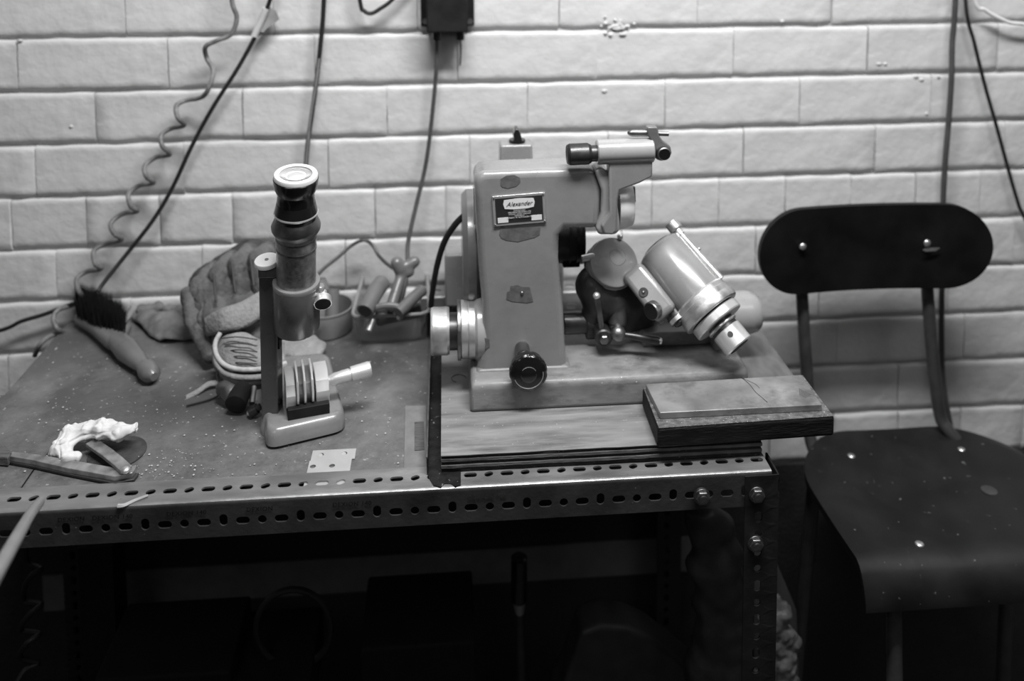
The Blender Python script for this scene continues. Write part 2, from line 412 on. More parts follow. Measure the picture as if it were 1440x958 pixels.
# top sheet: left edge runs back at x=-.543
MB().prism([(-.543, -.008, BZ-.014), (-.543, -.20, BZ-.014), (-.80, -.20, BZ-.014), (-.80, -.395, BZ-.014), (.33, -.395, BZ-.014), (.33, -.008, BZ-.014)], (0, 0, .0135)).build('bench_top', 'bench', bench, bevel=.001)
MB().box((.34, -.165, BZ+.004), (.170, .305, .009)).build('side_panel', 'panel', bench, bevel=.001, label='smooth dark board overhanging the right end of the bench')

def holed(mb, o, u, v, L, Wd, holes, nv=20):
    """flat strip o + u*[0,L] + v*[0,Wd] with slotted holes (cu, cv, hu, hv)"""
    o, u, v = V(o), V(u), V(v)
    holes = sorted(holes); ed = [0]+[(a[0]+b[0])/2 for a, b in zip(holes, holes[1:])]+[L]
    for (cu, cv, hu, hv, rot), a, b in zip(holes, ed, ed[1:]):
        ins = []; out = []
        for i in range(nv):
            t = 2*math.pi*i/nv; c, s_ = math.cos(t), math.sin(t)
            r = min(hu, hv)
            px = (hu-r)*(1 if c > 0 else -1 if c < 0 else 0)+r*c if abs(c) > 1e-6 else 0
            pz = (hv-r)*(1 if s_ > 0 else -1 if s_ < 0 else 0)+r*s_ if abs(s_) > 1e-6 else 0
            cr, sr = math.cos(rot), math.sin(rot)
            ins.append((cu+px*cr-pz*sr, cv+px*sr+pz*cr))
            k = 1e9
            if c > 1e-6: k = min(k, (b-cu)/c)
            if c < -1e-6: k = min(k, (a-cu)/c)
            if s_ > 1e-6: k = min(k, (Wd-cv)/s_)
            if s_ < -1e-6: k = min(k, -cv/s_)
            out.append([cu+k*c, cv+k*s_])
        for cx, cz in ((a, 0), (b, 0), (a, Wd), (b, Wd)):
            j = min(range(nv), key=lambda q: (out[q][0]-cx)**2+(out[q][1]-cz)**2); out[j] = [cx, cz]
        k = len(mb.v)
        mb.v += [o+u*p[0]+v*p[1] for p in ins]+[o+u*p[0]+v*p[1] for p in out]
        for i in range(nv):
            j = (i+1) % nv; mb.f.append((k+j, k+i, k+nv+i, k+nv+j))
PER = .0381
x_slot = PY(450, 730, YF).x
def hole_list(x0, x1, cv, front=True):
    h = []; n0 = math.floor((x0-x_slot)/(PER/2))+1; n1 = math.floor((x1-x_slot)/(PER/2))
    for n in range(n0, n1+1):
        x = x_slot+n*PER/2
        if x < x0+.006 or x > x1-.006: continue
        if n % 2 == 0: h.append((x-x0, cv, .0068, .0040 if front else .0037, 0))
        elif not front: h.append((x-x0, cv, .0048, .0036, .5 if n % 4 == 1 else .25))
        elif n % 4 == 1: h.append((x-x0, cv, .0043, .0044, 0))
        else: h.append((x-x0, cv+.0015, .0041, .0062, 0))
    return h
def angle_bar(name, m, x0, x1, yf, zt, wt, wf, parent, **kw):
    mb = MB(); R_ = .004
    holed(mb, (x0, yf, zt-wf), (1, 0, 0), (0, 0, 1), x1-x0, wf-R_, hole_list(x0, x1, (wf-R_)*.47))
    holed(mb, (x0, yf+R_, zt), (1, 0, 0), (0, 1, 0), x1-x0, wt-R_, hole_list(x0, x1, (wt-R_)*.47, False))
    for i in range(6):
        a, b = math.pi/2*i/6, math.pi/2*(i+1)/6
        p = [V((0, yf+R_-R_*math.cos(q), zt-R_+R_*math.sin(q))) for q in (a, b)]
        mb.add([p[0]+V((x0, 0, 0)), p[0]+V((x1, 0, 0)), p[1]+V((x1, 0, 0)), p[1]+V((x0, 0, 0))], [(0, 1, 2, 3)])
    return mb.build(name, m, parent, solid=.0018, fixn=False, sharp=40, **kw)
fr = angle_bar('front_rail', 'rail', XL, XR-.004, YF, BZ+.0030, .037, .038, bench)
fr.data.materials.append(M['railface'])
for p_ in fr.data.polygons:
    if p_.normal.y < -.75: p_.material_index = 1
angle_bar('rear_rail', 'rail', -.04, .30, -.075, BZ+.045, .036, .036, bench)
MB().box((-.10, -.03, BZ-.032), (.86, .02, .03)).build('back_beam', 'legm', bench)
# vertical slotted legs
def vleg(x0, x1, yf, z0, z1, side, m='legm'):
    mb = MB(); h = []; z = z1-.026; n = 0
    while z > z0+.02:
        h.append((z-z0, (x1-x0)*.42, .0062 if n % 2 else .0042, .0040, 0)); z -= PER/2; n += 1
    holed(mb, (x0, yf, z0), (0, 0, 1), (1, 0, 0), z1-z0, x1-x0, h)
    xs = x1 if side > 0 else x0
    holed(mb, (xs, yf, z0), (0, 0, 1), (0, 1, 0), z1-z0, .036, [(a, .02, b, c, 0) for a, _, b, c, _ in h])
    return mb.build('leg', m, bench, solid=.002, fixn=False)
vleg(XR-.034, XR+.001, YF-.0025, -.2, BZ+.001, 1)
vleg(XR-.034, XR+.001, -.05, -.2, BZ-.02, 1)
vleg(-.80, -.765, YF-.0025, -.2, BZ+.001, -1)
vleg(-.555, -.52, -.04, -.2, BZ-.02, -1)
# crumpled sheet end at the top of the front leg
MB().tube([PY(a, b, YF+.004+c) for a, b, c in ((1020, 661, .004), (1030, 658, .012), (1040, 656, .014), (1052, 656, .016), (1065, 657, .014), (1074, 655, .02), (1084, 662, .004))], .0011, 6).build('bent_lip', 'steeld', bench)
def hexbolt(px, py):
    c = PY(px, py, YF-.004)
    mb = MB()
    mb.lathe(c+V((0, .002, 0)), c+V((0, -.0016, 0)), [(0, .0085), (1, .0085)], 24)
    mb.lathe(c, c+V((0, -.0055, 0)), [(0, .0078), (.85, .0078), (1, .0068)], 6)
    b = mb.build('bolt', 'steeld', bench, bevel=.0004)
    MB().lathe(c+V((0, -.006, 0)), c+V((0, -.0078, 0)), [(0, .0046), (.8, .0046), (1, .0036)], 20).build('bolt_end', 'steeld', b)
for a in ((987, 698), (1064, 695), (1062, 764)): hexbolt(*a)
# angle lying across the bench, in front of the plywood
ax = PZ(601, 680, BZ+.003).x
cross = MB()
cross.prism([(ax, -.012, BZ+.004), (ax, -.400, BZ+.004), PZ(603, 672, BZ+.004), PZ(610, 683, BZ+.004), PZ(620, 685, BZ+.004), PZ(625, 680, BZ+.004), PZ(634, 680, BZ+.004), PZ(640, 684, BZ+.004), PZ(648, 682, BZ+.004), PZ(648, 662, BZ+.004), (ax+.033, -.39, BZ+.004), (ax+.033, -.012, BZ+.004)], (0, 0, -.0015))
cross.box((ax, -.205, BZ+.012), (.0014, .392, .018))
co_ = cross.build('steel_angle', 'bar'); MB().box((ax-.0006, -.205, BZ+.0218), (.0014, .392, .0016)).build('lit_edge', 'steeld', co_)  # pale strip paints the light caught along the flange's top edge
tag(co_, 'grimy steel angle lying front to back along the left edge of the plywood', 'angle bar')
# stamped maker's lettering on the rail
for px, t in ((262, 'DEXION 140'), (100, 'DEXION'), (158, 'DEXION 140'), (365, 'DEXION'), (495, 'DEXION 140'), (685, 'DEXION 140')):
    y = 722-(px-262)*.055
    o_ = PY(px, y, YF-.0009); text(t, o_, (1, 0, 0), (0, 0, 1), .0062, 'stamped_lettering', 'steeld' if px == 685 else 'black', bench, .00006, w=1.15)
# paper label, hinge plate
c1 = [PZ(a, b, BZ+.0004) for a, b in ((568, 661), (570, 571), (599, 571), (600, 660))]
lab = MB().prism(c1, (0, 0, .0004)); o = tag(lab.build('paper_label', 'label'), 'dirty pale strip of tape stuck on the bench beside the steel angle', 'label')
c1 = [PZ(a, b, BZ+.001) for a, b in ((583, 634), (583, 594), (596, 593), (597, 633))]
MB().prism(c1, (0, 0, .0005)).build('tape_scrap', 'plym', o)

hp = thing('hinge_plate', 'small bright galvanised plate with four holes tucked under the front rail', 'bracket', PZ(463, 655, BZ))
def hinge_plate():
    mb = MB(); c = PZ(463, 655, BZ+.0012)
    for px, py in ((454.5, 641), (488, 638), (440, 657.5), (467, 656.5)): pass
    x0 = PZ(431, 668, BZ).x; x1 = PZ(492, 664, BZ).x; yb = PZ(463, 634, BZ).y; yf = -.412
    xm = (x0+x1)/2; W_ = x1-x0; D_ = yb-yf
    hs = [PZ(a, b, BZ) for a, b in ((440, 657.5), (467, 656.5))]; hb = [PZ(a, b, BZ) for a, b in ((450, 641), (483, 639))]
    ym = (hs[0].y+hb[0].y)/2
    holed(mb, (x0, yf, BZ+.0011), (1, 0, 0), (0, 1, 0), W_, ym-yf, [(q.x-x0, q.y-yf, .0031, .0031, 0) for q in hs])
    holed(mb, (x0+.001, ym, BZ+.0011), (1, 0, 0), (0, 1, 0), W_+.002, yb-ym, [(q.x-x0, q.y-ym, .0031, .0031, 0) for q in hb])
    mb.build('plate', 'zinc', hp, solid=.0009, fixn=False)
    for q in hb: MB().cyl(V((q.x, q.y, BZ-.0004)), V((q.x, q.y, BZ+.0006)), .0030).build('screw_head', 'screwmat', hp)
hinge_plate()

# plywood under the grinder
PFY = PZ(650, 663.5, BZ+.004).y
pz1 = PY(640, 640, PFY).z
px0 = PY(620, 643, PFY).x; px1 = XR-.006
ply = thing('plywood_board', 'thick oil-stained plywood board carrying the grey grinder', 'board', (.16, -.2, BZ+.004))
lay = [('top_sheet', 'ply', .0, 1.0), ]
H_ = pz1-(BZ+.004)
def layer(name, m, z0, z1, ins=0):
    mb = MB(); n = 24; pts = [(px0+ins, -.07, 0), ]
    pts = [V((px0+ins, -.09, z0))]+[V((px0+ins+(px1-px0-2*ins)*i/n, PFY+ins+noise.noise(V((i*.7, z0*900, 0)))*.0009, z0)) for i in range(n+1)]+[V((px1-ins, -.09, z0))]
    mb.prism(pts, (0, 0, z1-z0)).build(name, m, ply, bevel=.0003, seg=1)
layer('bottom_ply', 'plyd', BZ+.004, BZ+.004+H_*.22, .001)
layer('ply', 'plym', BZ+.004+H_*.22, BZ+.004+H_*.40)
layer('ply', 'plyd', BZ+.004+H_*.40, BZ+.004+H_*.58, .001)
layer('ply', 'plym', BZ+.004+H_*.58, BZ+.004+H_*.76)
layer('ply', 'plyd', BZ+.004+H_*.76, BZ+.004+H_*.93, .0008)
layer('top_sheet', 'ply', BZ+.004+H_*.93, pz1)
c = PZ(645, 532, pz1+.0004); MB().tube([c+V((.0085*math.cos(a), .0085*math.sin(a), 0)) for a in [i*math.pi/8 for i in range(12)]], .0004, 5).build('ring_mark', 'black', ply)
PT = pz1

# ================================================================= TOOL GRINDER
gr = thing('tool_grinder', 'grey enamelled bench tool grinder with C-shaped frame and maker\'s plate', 'grinder', (.12, -.25, PT))
bfy = PZ(661, 581, PT).y; bx0 = PZ(661, 581, PT).x; bx1 = PY(1052, 535, bfy).x
bz1 = PY(667, 541, bfy).z
base = MB()
base.prism([(bx0, bfy, PT), (bx0+.001, bfy+.002, bz1-.004), (bx0+.003, bfy+.010, bz1+.001), (bx0+.003, bfy+.11, bz1+.001), (bx0, bfy+.115, PT)], (bx1-bx0, 0, 0))
base.build('base_casting', 'base', gr, bevel=.004)
bz2 = bz1+.001
# raised boss and slide at the back right of the base
b0 = PY(905, 470, bfy+.06); b1 = PY(1047, 470, bfy+.06)
MB().box(((b0.x+b1.x)/2, bfy+.085, bz2+.009), (b1.x-b0.x, .045, .018)).build('slide_way', 'base', gr, bevel=.003)
p = PY(1022, 478, bfy+.055); MB().box((p.x, bfy+.062, bz2+.008), (.036, .03, .018)).build('slide_block', 'paint', gr, bevel=.003)
# C frame
cy = bfy+.026
def po(pts, y): return [PY(a, b, y) for a, b in pts]
def arc(cx, cy_, r, a0, a1, n=5): return [(cx+r*math.cos(math.radians(a0+(a1-a0)*i/n)), cy_-r*math.sin(math.radians(a0+(a1-a0)*i/n))) for i in range(n+1)]
outl = [(668, 530), (680, 470), (678, 425), (674, 380), (668, 275)]+arc(683, 253, 16, 180, 95, 3)+[(760, 234), (838, 232), (847, 262), (843, 318), (796, 318), (787, 327), (786, 360), (793, 430), (796, 490), (799, 530)]
outl = [(a, b+5) for a, b in outl]
cf = MB().prism(po(outl, cy), (0, .052, 0)).build('column_casting', 'paint', gr, bevel=.0085, sharp=50, seg=6); cf.modifiers['b'].use_clamp_overlap = False; cf.modifiers['b'].angle_limit = math.radians(60)
# foot flare
fl = [(662, 536), (672, 521), (800, 515), (812, 529)]
MB().prism(po(fl, cy-.003), (0, .06, 0)).build('column_foot', 'base', gr, bevel=.004)
tan_ = lambda a, b: (V(b)-V(a)).normalized()
# maker's plate
ptl = PY(692, 276, cy-.0012); ptr = PY(766, 270, cy-.0012); pbl = PY(694.5, 318, cy-.0012); pbr = PY(768, 313, cy-.0012)
pc = (ptl+ptr+pbl+pbr)/4; u_ = (ptr-ptl).normalized(); v_ = (ptl-pbl); v_ = (v_-u_*v_.dot(u_)).normalized(); nrm = V((0, -1, 0))
PW = (ptr-ptl).length; PH = (ptl-pbl).length
Rm = Matrix((u_, -nrm, v_)).transposed()
def pl(x, y, d=0): return pc+u_*(x*PW/2)+v_*(y*PH/2)+nrm*d
plate = MB().box(pl(0, 0), (PW, .0016, PH), Rm).build('maker_plate', 'chrome', gr, bevel=.0003)
MB().box(pl(0, 0, .0008), (PW*.90, .0006, PH*.84), Rm).build('plate_panel', 'ink', plate)
bad = MB(); bp_ = [(-.56, .70), (-.60, .45), (-.55, .12), (-.2, .05), (.3, .05), (.55, .12), (.60, .45), (.56, .70), (0, .76)]
bad.prism([pl(a, b, .0012) for a, b in bp_], nrm*.0004).build('name_badge', 'paper', plate)
tx = lambda s_, x, y, size, m, **k: text(s_, pl(x, y, .0019), u_, v_, size*1.0, 'plate_lettering', m, plate, .00005, **k)
tx('Alexander', 0, .40, PH*.20, 'ink', shear=.45, w=1.0)
for s_, y, z in (('MANUFACTURERS', -.04, .075), ('PRECISION GRINDING LTD', -.155, .10), ('MITCHAM  SURREY  ENGLAND', -.28, .085), ('DESIGNED BY', -.385, .085), ('HERBERT W. ALEXANDER CO', -.50, .10)):
    tx(s_, 0, y, PH*z*.62, 'paper')
for x_, t_ in ((-.64, 'MODEL'), (.64, 'SERIAL')):
    MB().box(pl(x_, -.62, .0012), (PW*.20, .0005, PH*.17), Rm).build('number_box', 'paper', plate)
for a, b in ((-.94, .90), (.94, .90), (-.94, -.90), (.94, -.90)):
    MB().sphere(pl(a, b, .0010), .0011, nu=10, nv=6).build('rivet', 'steeld', plate)
# worn bare patches on the paint (flat, just proud of the enamel)
def patch(pts, name='worn_patch', m='bare', y=None): return MB().prism(po(pts, (cy if y is None else y)-.0002), (0, -.0002, 0)).build(name, m, gr)
patch([(704, 260), (704, 252), (712, 247), (723, 246), (731, 250), (732, 256), (726, 262), (714, 265), (706, 263)])
patch([(702, 330), (704, 318), (712, 321), (722, 319), (745, 319), (760, 320), (759, 330), (752, 334), (740, 337), (728, 340), (712, 338), (705, 335)])
patch([(712, 421), (713, 411), (717, 409), (718, 402), (728, 401), (733, 403), (745, 404), (747, 412), (750, 424), (742, 426), (730, 425), (720, 424)])
patch([(672, 485), (680, 475), (688, 477), (689, 488), (681, 492), (674, 490)])
c = PY(734, 412, cy); MB().sphere(c, .0022, nu=12, nv=8).build('grub_screw', 'steeld', gr)
# left side handwheel-like micrometer drum
yk = cy+.035
def xcyl(mb, a, b, py, r, y, **k):
    p0 = PY(a, py, y); p1 = PY(b, py, y); p1.z = p0.z; return mb.cyl(p0, p1, r, **k)
s0 = mpp(PY(640, 465, yk))
def knurl(mb, p0, p1, r, n=48, depth=.0005, ch=.001):
    p0, p1 = V(p0), V(p1); d = (p1-p0); L = d.length; d.normalize(); u, v = frame(d); rows = 9; k0 = len(mb.v)
    mb.lathe(p0, p1, [(0, r-ch-depth), (ch*.8, r-depth)], n, True)
    for j in range(rows):
        for i in range(n*2):
            a = math.pi*i/n; rr = r-(depth if (i+j) % 2 else 0)-(ch if j in (0, rows-1) else 0)
            mb.v.append(p0+d*(L*j/(rows-1))+u*(rr*math.cos(a))+v*(rr*math.sin(a)))
    base_ = len(mb.v)-rows*n*2
    for j in range(rows-1):
        for i in range(n*2):
            a = base_+j*n*2+i; b = base_+j*n*2+(i+1) % (n*2); mb.f.append((a, b, b+n*2, a+n*2))
    mb.f.append(tuple(range(base_+(rows-1)*2*n, base_+rows*2*n)))
    mb.f.append(tuple(reversed(range(base_, base_+2*n)))); return mb
q0 = PY(606, 466, yk); q1 = PY(632, 466, yk); q1.z = q0.z
knurl(MB(), q0, q1, 32*s0, 60, .0005).build('knurled_knob', 'steel', gr, sharp=20)
xcyl(MB(), 631, 646, 466, 25*s0, yk).build('knob_neck', 'dsteel', gr)
knurl(MB(), PY(643, 464, yk), V((PY(648, 464, yk).x, yk, PY(643, 464, yk).z)), 40*s0, 90, .0003, .0004).build('knurled_ring', 'steeld', gr, sharp=20)
xcyl(MB(), 648, 658, 463, 39*s0, yk, ch=.0008, n=40).build('dial_drum', 'steel', gr)
xcyl(MB(), 658, 668, 463, 39.5*s0, yk, ch=.0008, n=40).build('dial_drum', 'steel', gr)
xcyl(MB(), 667, 683, 463, 43*s0, yk, ch=.003).build('drum_boss', 'paint_lt', gr)
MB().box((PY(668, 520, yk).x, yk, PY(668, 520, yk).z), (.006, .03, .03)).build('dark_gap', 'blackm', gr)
# round black lobed knob at the front
kc = PY(743, 524, bfy-.008); r_ = 27*mpp(kc)
mb = MB(); n = 64
prof = [(0, .80), (.15, .96), (.5, 1), (.8, 1), (.94, .93), (1, .80)]
k0 = len(mb.v)
for t, rr in prof:
    for i in range(n):
        a = 2*math.pi*i/n; lob = 1-.045*(max(0, math.cos(a*9)))**3*(0 if t in (0, 1) else 1)
        mb.v.append(kc+V((r_*rr*lob*math.cos(a), .011-.015*t, r_*rr*lob*math.sin(a))))
for j in range(len(prof)-1):
    for i in range(n):
        a = k0+j*n+i; b = k0+j*n+(i+1) % n; mb.f.append((a, b, b+n, a+n))
mb.f.append(tuple(range(k0, k0+n))); mb.f.append(tuple(range(k0+(len(prof)-1)*n, k0+len(prof)*n)))
knob = mb.build('black_knob', 'black', gr)
MB().lathe(kc+V((0, -.003, 0)), kc+V((0, -.0062, 0)), [(0, r_*.42), (.8, r_*.42), (1, r_*.36)], 32).build('knob_cap', 'black', knob)
ring = [kc+V((r_*.76*math.cos(a), -.0043, r_*.76*math.sin(a))) for a in [math.radians(200+i*14) for i in range(13)]]
MB().tube(ring, .0004, 6).build('knob_ring', 'steel', knob)
ring = [kc+V((r_*.42*math.cos(a), -.0056, r_*.42*math.sin(a))) for a in [math.radians(30+i*14) for i in range(9)]]
MB().tube(ring, .0003, 6).build('knob_ring', 'steel', knob)
kb = PY(737, 506, bfy); MB().cyl((kb.x, cy+.004, kb.z), (kb.x, bfy-.004, kb.z), .0085, .0085, .001).build('knob_shaft', 'steeld', gr)
MB().sphere((kb.x, bfy+.002, kb.z+.004), (.008, .006, .006)).build('shaft_collar', 'dsteel', gr)

# head bracket at the right end of the arm
yb = cy-.004
hb = MB().prism(po([(836, 240), (845, 235), (856, 243), (866, 270), (872, 312), (872, 325), (866, 331), (842, 331), (838, 322), (846, 300), (846, 268)], yb), (0, .07, 0))
hb.build('arm_end', 'paint_lt', gr, bevel=.0035, seg=4)
sb = MB().prism(po([(856, 226), (918, 222), (918, 249), (900, 258), (872, 268), (869, 280), (868, 325), (862, 331), (849, 330), (846, 318), (858, 300)], yb-.006), (0, .018, 0))
sb.build('spindle_bracket', 'paint', gr, bevel=.0025, seg=4)
yt = yb+.004; st = mpp(PY(880, 212, yt))
p0 = PY(839, 214, yt); p1 = PY(918, 211, yt)
MB().cyl(p0, p1, 17.5*st, ch=.0012, n=40).build('spindle_housing', 'paint_lt', gr)
d_ = tan_(p0, p1)
knurl(MB(), PY(797, 217.5, yt), PY(831, 216, yt), 15*st, 44, .0005, .002).build('knurled_grip', 'dsteel', gr, sharp=20)
MB().cyl(PY(830, 216, yt), PY(841, 215.5, yt), 11.5*st).build('grip_neck', 'dsteel', gr)
MB().cyl(PY(917, 212, yt), PY(924, 212, yt), 8*st).build('spindle_end', 'blackm', gr)
# cross clamp: bar, link and black-ended screw
MB().lathe(PY(882, 187, yt), PY(912, 187, yt), [(0, .0), (.03, 2*st), (.12, 4*st), (.25, 5*st), (1, 5*st)], 20).build('clamp_bar', 'steeld', gr)
MB().cyl(PY(925, 188, yt), PY(940, 188.5, yt), 3.2*st).build('clamp_pin', 'steeld', gr)
MB().prism(po([(910, 179), (925, 179), (927, 191), (933, 199), (943, 206), (945, 216), (940, 222), (930, 222), (923, 214), (919, 203), (911, 190)], yt-.006), (0, .010, 0)).build('clamp_link', 'paint_dk', gr, bevel=.0015)
c = PY(934.5, 217, yt-.014); MB().cyl(c+V((0, .018, 0)), c, .0092*.8, ch=.0008).build('clamp_screw', 'steeld', gr)
MB().cyl(c+V((0, .001, 0)), c+V((0, -.0006, 0)), .0064).build('screw_cap', 'black', gr)
c = PY(930, 213, yt+.004); MB().sphere(c, .0105).build('clamp_ball', 'dsteel', gr)
# grinding wheel (white cup wheel edge-on) and its guard pin
yw = cy+.028
w0 = PY(866, 285, yw); w1 = PY(887, 285, yw); w1.z = w0.z
sw = mpp(w0); L = (w1-w0).length
MB().lathe(w0, w1, [(0, 37*sw), (.45, 36*sw), (.9, 33*sw), (1, 31*sw), (1, 24*sw), (.5, 22*sw)], 48).build('grinding_wheel', 'face', gr, sharp=30)
MB().cyl(PY(889, 262, yw-.01), PY(890, 285, yw-.01), 4.2*sw, ch=.001).build('guard_pin', 'steeld', gr)
# underside dark of arm and the motor behind
ym = cy+.125; sm = mpp(PY(720, 350, ym))
m0 = PY(690, 330, ym); m1 = PY(818, 330, ym); m1.z = m0.z
MB().cyl(m0, m1, 42*sm, ch=.004, n=40).build('motor_body', 'cast', gr)
for a in (796, 806, 814): 
    c = PY(a, 330, ym); MB().cyl((c.x, c.y, m0.z), (c.x+.003, c.y, m0.z), 44*sm, n=40).build('motor_fin', 'dsteel', gr)
g0 = PY(650, 352, ym-.02); g1 = PY(674, 352, ym-.02); g1.z = g0.z
MB().cyl(g0, g1, 82*sm, ch=.006, n=56).build('belt_guard', 'paint_dk', gr)
g2 = PY(676, 352, ym-.02); MB().cyl((g1.x, g1.y, g0.z), (g2.x+.006, g1.y, g0.z), 72*sm, n=48).build('guard_back', 'blackm', gr)
MB().box((PY(668, 290, cy+.03).x, cy+.035, PY(668, 290, cy+.03).z), (.004, .012, .045)).build('cover_clip', 'chrome', gr, bevel=.001)
f0 = PY(625, 345, -.06); f1 = PY(690, 414, -.06)
MB().box(((f0.x+f1.x)/2+.05, -.065, (f0.z+f1.z)/2), (f1.x-f0.x+.10, .06, f0.z-f1.z)).build('motor_mount', 'paint', gr, bevel=.003)
# support web under the arm end (back)
MB().box(PY(800, 350, ym)+V((0, 0, -.004)), (.022, .05, .022)).build('motor_terminal', 'blackm', gr, bevel=.002)
# switch box on the motor
sbx = thing('x', '', '', (0, 0, 0)); bpy.data.objects.remove(sbx)
ysw = cy+.105; a_ = PY(701, 210, ysw); b_ = PY(752, 238, ysw)
bwid = b_.x-a_.x; bc = V(((a_.x+b_.x)/2, ysw+.018, 0)); zt = PY(726, 205, ysw).z; zb = zt-.075
box_ = MB()
def taper(x0, x1, y0, y1, z0, z1, t):
    return [(x0, y0, z0), (x1, y0, z0), (x1, y1, z0), (x0, y1, z0), (x0+t, y0+t, z1), (x1-t, y0+t, z1), (x1-t, y1-t, z1), (x0+t, y1-t, z1)]
box_.add(taper(bc.x-bwid*.5, bc.x+bwid*.5, ysw, ysw+.036, zb, zt, .0025), [(0, 1, 2, 3), (4, 5, 6, 7), (0, 1, 5, 4), (1, 2, 6, 5), (2, 3, 7, 6), (3, 0, 4, 7)])
sw_ = box_.build('switch_box', 'paint', gr, bevel=.003, seg=4)
MB().box((bc.x, ysw+.018, zb+.020), (bwid*1.10, .044, .03)).build('box_flange', 'paint', gr, bevel=.004)
zt2 = zt
sk = MB(); sk.cyl((bc.x+.002, ysw+.016, zt2), (bc.x+.002, ysw+.016, zt2+.004), .0105)
sk.prism([(bc.x-.003, ysw+.005, zt2+.003), (bc.x+.008, ysw+.005, zt2+.003), (bc.x+.006, ysw+.007, zt2+.012), (bc.x+.003, ysw+.008, zt2+.019), (bc.x-.001, ysw+.008, zt2+.019), (bc.x-.003, ysw+.007, zt2+.012)], (0, .018, 0))
sk.build('switch_knob', 'black', sw_, bevel=.0012)

# ---- workhead
yh = cy+.055
# shaft from column to the workhead
s1 = PY(793, 455, yh); s2 = PY(835, 456, yh); s2.z = s1.z; MB().cyl(s1, s2, 15*mpp(s1), n=32).build('swing_shaft', 'dsteel', gr)
c = PY(828, 457, yh); MB().cyl(c+V((-.004, 0, 0)), c+V((.012, 0, 0)), 19*mpp(c), ch=.001).build('shaft_collar', 'dsteel', gr)
# black casting of the workhead
cs = MB()
for a, b, y, r in ((835, 402, yh, .024), (845, 415, yh, .027), (862, 425, yh, .026), (885, 430, yh+.006, .026), (900, 440, yh+.01, .022), (835, 445, yh, .017), (848, 452, yh, .016), (880, 452, yh, .016), (842, 388, yh+.006, .020), (860, 400, yh+.008, .026)):
    cs.sphere(PY(a, b, y), r, nu=14, nv=8)
organic(cs, 'workhead_casting', 'cast', gr, voxel=.004, smooth=6)
p0 = PY(873, 430, yh-.018); p1 = PY(866, 465, yh-.022)
MB().lathe(PY(869, 430, yh-.014), PY(868, 461, yh-.020), [(0, .011), (.8, .011), (.86, .0095), (1, .0095)], 28).build('clamp_sleeve', 'steeld', gr)
# lever 1
a = PY(839, 414, yh-.03); b = PY(847, 468, yh-.03)
MB().lathe(a, b, [(0, 0), (.02, .003), (.08, .0042), (.9, .0032), (1, .0032)], 18).build('clamp_lever', 'steeld', gr)
MB().sphere(a+V((0, 0, -.002)), .0045).build('lever_tip', 'chrome', gr)
c = PY(848, 473, yh-.03); MB().cyl(c+V((0, .022, 0)), c+V((0, -.006, 0)), .0105, ch=.0015).build('lever_hub', 'dsteel', gr)
MB().lathe(c+V((0, -.005, 0)), c+V((0, -.011, 0)), [(0, .0058), (.8, .0058), (1, .0045)], 6).build('hub_nut', 'steeld', gr)
# lever 2 with ball
bl = PY(869, 469, yh-.034); MB().sphere(bl, .0095).build('lever_ball', 'steeld', gr)
e = PY(929, 480, yh-.046)
MB().lathe(bl, e, [(0, .0030), (.15, .0030), (.3, .0042), (.93, .0050), (.98, .0040), (1, 0)], 18).build('ball_lever', 'dsteel', gr)
MB().cyl(e+V((-.003, 0, .001)), e+V((.0008, 0, .0)), .0035).build('lever_end', 'chrome', gr)
# round swivel cap
ycap = yh-.006; cc_ = PY(862, 370, ycap); nrm_c = V((.12, -.80, .58)).normalized(); sc_ = mpp(cc_)
MB().lathe(cc_-nrm_c*.020, cc_+nrm_c*.006, [(0, .029), (.25, .029), (.26, .0310), (.6, .0310), (.64, .0300), (.88, .0300), (.96, .0290), (1, .026), (1.0, 0)], 48).build('swivel_cap', 'paint_lt', gr)
MB().lathe(cc_-nrm_c*.027, cc_-nrm_c*.018, [(0, .029), (.7, .031), (1, .0305)], 48).build('swivel_ring', 'steeld', gr)
c = cc_+nrm_c*.0065+V((.004, 0, .006)); 
MB().tube([c+frame(nrm_c)[0]*(.010*math.cos(t))+frame(nrm_c)[1]*(.010*math.sin(t)) for t in [i*.42 for i in range(15)]], .0003, 5).build('cap_ring_mark', 'paint', gr)
a = PY(818, 364, ycap); b = PY(836, 360, ycap); MB().cyl(a, b, .0042, ch=.0006).build('side_screw', 'steel', gr)
a = PY(872, 344, ycap+.012); b = PY(872, 333, ycap+.012); MB().cyl(a, b, .0012, n=10).build('oiler_stem', 'steeld', gr); MB().sphere(b, .0037).build('oiler_ball', 'chrome', gr)
# tilted spindle unit
A0 = PY(928, 350, yh-.002); A1 = PY(1039, 487, yh-.098+.012); ax_ = (A1-A0); AL = ax_.length; ax_.normalize()
view = (A0-CAM).normalized(); e2 = ax_.cross(view).normalized()
if e2.z < 0: e2 = -e2
e3 = e2.cross(ax_).normalized()
if e3.dot(view) > 0: e3 = -e3       # towards the viewer
k = AL/177.
def ap(px_, off=0, out=0): return A0+ax_*(px_*k)+e2*off+e3*out
sp = MB().lathe(ap(-3), ap(97), [(0, 0), (0, .026), (.03, .0295), (.05, .0305), (1, .0315)], 56).build('spindle_body', 'paint', gr)
MB().lathe(ap(-6), ap(-1), [(0, .0), (0, .020), (1, .022)], 40).build('rear_cap', 'dsteel', gr)
MB().lathe(ap(90), ap(110), [(0, .0325), (.15, .0345), (.45, .0345), (.5, .0360), (1, .0360)], 64).build('front_flange', 'steel', gr)
MB().lathe(ap(108), ap(121), [(0, .0365), (.5, .0375), (.9, .0365), (1, .035)], 64).build('front_flange', 'steel', gr)
MB().lathe(ap(118), ap(124), [(0, .028), (1, .028)], 40).build('shadow_gap', 'blackm', gr)
